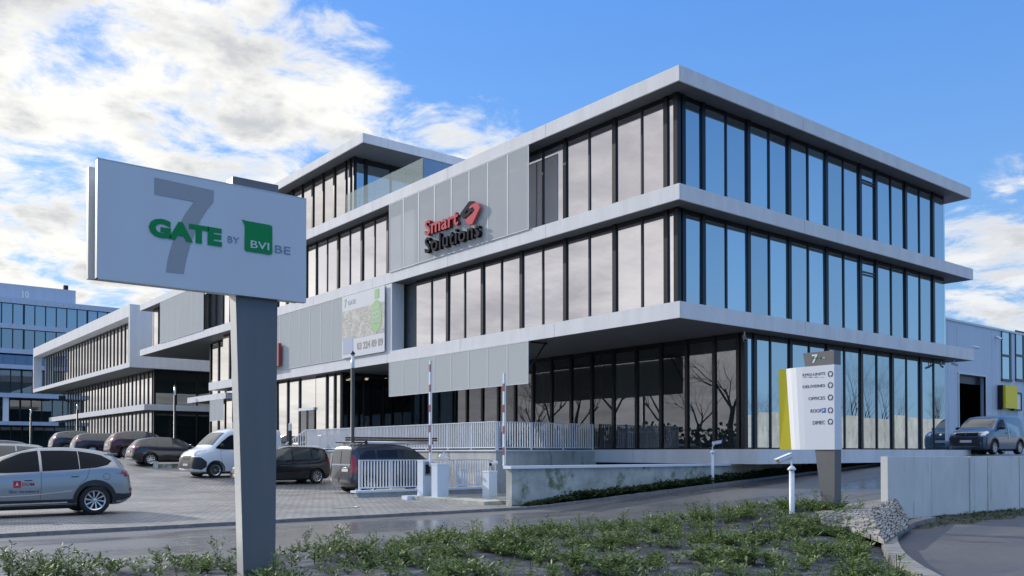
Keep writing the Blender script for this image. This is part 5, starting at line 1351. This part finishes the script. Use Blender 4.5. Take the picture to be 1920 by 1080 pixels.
# the four cars in the left row, tails out
def row_car(name, kind, pm, px, Y, lab, lamps, sw, rw, pz=.75, win='windscreen'):
    x0 = W(px, 840, Y=Y-.75).x; L = SHAPES[kind]['L']
    c = Car(name, kind, pm, lab, 'car', (x0+L/2, Y, float(hpark(Y))), 0, 'cars in the left parking row')
    fw_ = ([1.2, 1.35, 1.5, 1.7, 1.85], [.60, .60, .58, .56, .54])
    glass_set(c, fw_, rw, sw, win); rear_lamps(c, *lamps); plate(c, -1, pz); head_lamps(c, .4, .78, .68, .8)
    c.face('bumper', 'black_plastic', -1, [-.7]*3, [.7]*3, [.38, .44, .5], 8, .012)
    for sg in (-1, 1): c.mirror(1.4, 1.0, sg); c.line(sg, [(2.3, .98), (2.3, .4)]); c.handle(2.1, .84, sg); c.handle(3.15, .88, sg)
    return c
swh = [([(1.3, 1.02), (1.7, 1.22), (2.0, 1.33), (2.3, 1.38)], [(1.3, .93), (2.3, .95)]), ([(2.36, 1.38), (3.1, 1.36)], [(2.36, .95), (3.1, .98)]), ([(3.15, 1.36), (3.5, 1.30), (3.66, 1.2)], [(3.15, .98), (3.5, 1.04), (3.66, 1.14)])]
swe = [([(1.45, 1.08), (1.85, 1.27), (2.2, 1.38), (2.5, 1.41)], [(1.45, .98), (2.5, 1.0)]), ([(2.56, 1.42), (3.35, 1.41)], [(2.56, 1.0), (3.35, 1.02)]), ([(3.40, 1.41), (4.1, 1.35), (4.28, 1.24)], [(3.40, 1.03), (4.1, 1.08), (4.28, 1.15)])]
rwh = ([-.5]*4, [.5]*4, [.98, 1.1, 1.2, 1.3]); rwe = ([-.5]*4, [.5]*4, [1.02, 1.15, 1.25, 1.36])
row_car('black_hatchback', 'hatch', 'paint_black', 249, 29.6, 'black hatchback with pale tail, nearest in the left parking row', (.45, .8, .86, .98, .22), swh, rwh, .72)
row_car('maroon_suv', 'suv', 'paint_maroon', 206, 37.5, 'dark maroon SUV second in the left parking row', (.45, .85, .95, 1.1, .3), sw, ([-.54]*4, [.54]*4, [1.08, 1.2, 1.32, 1.42]), .8)
row_car('dark_estate', 'estate', 'paint_navy', 139, 44.5, 'navy estate car with bright red tail light, left of the maroon SUV', (.5, .85, .9, 1.08, .3), swe, rwe, .75)
row_car('navy_suv', 'suv', 'paint_navy', 98, 51.0, 'navy blue SUV at the far end of the left parking row', (.45, .85, .95, 1.1, .3), sw, ([-.54]*4, [.54]*4, [1.08, 1.2, 1.32, 1.42]), .8)
# two cars half hidden behind the silver SUV
def side_car(name, kind, pm, X_, Y, yaw, lab, z=None):
    c = Car(name, kind, pm, lab, 'car', (X_, Y, float(hpark(Y)) if z is None else z), yaw, None)
    glass_set(c, ([1.2, 1.35, 1.5, 1.7, 1.85], [.60, .60, .58, .56, .54]), rwh if kind == 'hatch' else rwe, swh if kind == 'hatch' else swe, 'windscreen')
    rear_lamps(c, .5, .82, .85, 1.0, .3); head_lamps(c, .4, .78, .68, .8)
    for sg in (-1, 1): c.mirror(1.4, 1.0, sg); c.handle(2.1, .84, sg)
    return c
q = W(97, 850, Y=21); side_car('pale_car', 'estate', 'paint_silver', q.x-4.75/2, 21.0, pi, 'pale silver car half hidden behind the nearest SUV')
q = W(66, 850, Y=26.0); side_car('dark_saloon', 'hatch', 'paint_navy', q.x-4.3/2, 26.0, pi, 'dark saloon roof showing above the pale silver car')
q = W(520, 850, Y=25.0); side_car('pale_blue_car', 'hatch', 'paint_pale', W(560, 850, Y=25.0).x-4.3/2, 25.5, pi, 'pale blue car mostly hidden between the pylon and the black people carrier')
# grey van at the loading yard, blue car behind it
gx0 = W(1784, 840, Y=.9).x
c = Car('grey_van', 'van', 'paint_greyblue', 'blue grey panel van facing the drive at the right edge', 'van', (gx0+2.21, .25, 1.5), pi)
glass_set(c, ([1.02, 1.2, 1.4, 1.6, 1.72], [.72, .71, .69, .67, .66]), None, [([(1.25, 1.22), (1.5, 1.44), (1.85, 1.62), (2.15, 1.64)], [(1.25, 1.15), (2.15, 1.17)])])
for sg in (-1, 1):
    q = c.face('headlight', 'head_glass', 1, [sg*.50]*4, [sg*.80]*4, [.86, .91, .96, 1.0], 6, .012)
    c.side('lamp_wrap', 'head_glass', sg, [(.04, .98), (.42, 1.05)], [(.04, .86), (.42, .98)], 8, 3, .012, q)
    c.line(sg, [(2.25, 1.66), (2.25, .4)]); c.handle(2.1, 1.0, sg, 'black_plastic'); c.mirror(1.42, 1.2, sg, 'black_plastic')
    c.side('side_print', 'paint_silver', sg, [(2.35, 1.5), (3.6, 1.3)], [(2.35, .7), (2.9, .9), (3.6, .8)], 12, 4, .006)
    c.side('side_print', 'paint_blue', sg, [(2.55, 1.3), (3.2, 1.0)], [(2.55, .8), (3.2, .9)], 12, 4, .012)
    for x in (.88, 3.66): c.ring(sg, x, .33, .385, .45)
c.face('grille', 'frame_black', 1, [-.50]*4, [.50]*4, [.84, .88, .93, .98], 8, .014)
c.face('bumper', 'black_plastic', 1, [-.84]*6, [.84]*6, [.38, .46, .54, .62, .70, .78], 12, .014)
c.face('badge', 'chrome', 1, [-.05]*3, [.05]*3, [.88, .92, .95], 2, .03); plate(c, 1, .60, 0)
q = W(1757, 830, Y=3.0)
c = side_car('blue_car', 'hatch', 'paint_blue', 26.2+2.15, 3.3, pi, 'blue car half hidden between the building end and the grey van', 1.5)

# ------------------------------------------------------------------ bits on the ground
p = W(645, 951, Z=.08)  # sun's reflection on the paving, put in as a pale disc
t = thing('sun_glint', 'sun glint added as a pale round cover in the block paving near the road kerb', 'added glint', (p.x, p.y, .072))
MB().lathe([(.42, 0), (.42, .012), (.36, .014), (.355, .008), (0, .008)], n=28).build('disc', 'steel_cap', t)
p = W(294, 872, Z=.95); q = W(352, 870, Z=.95)
t = thing('parking_kerb', 'low concrete parking kerb with pale end beside the black hatchback', 'kerb', (p.x, p.y, float(hpark(p.y))))
MB().box(0, 3.6, -.2, .2, -.05, .20).build('block', 'concrete_moss', t); MB().box(-.12, -.001, -.21, .21, -.05, .34).build('end_post', 'concrete', t)
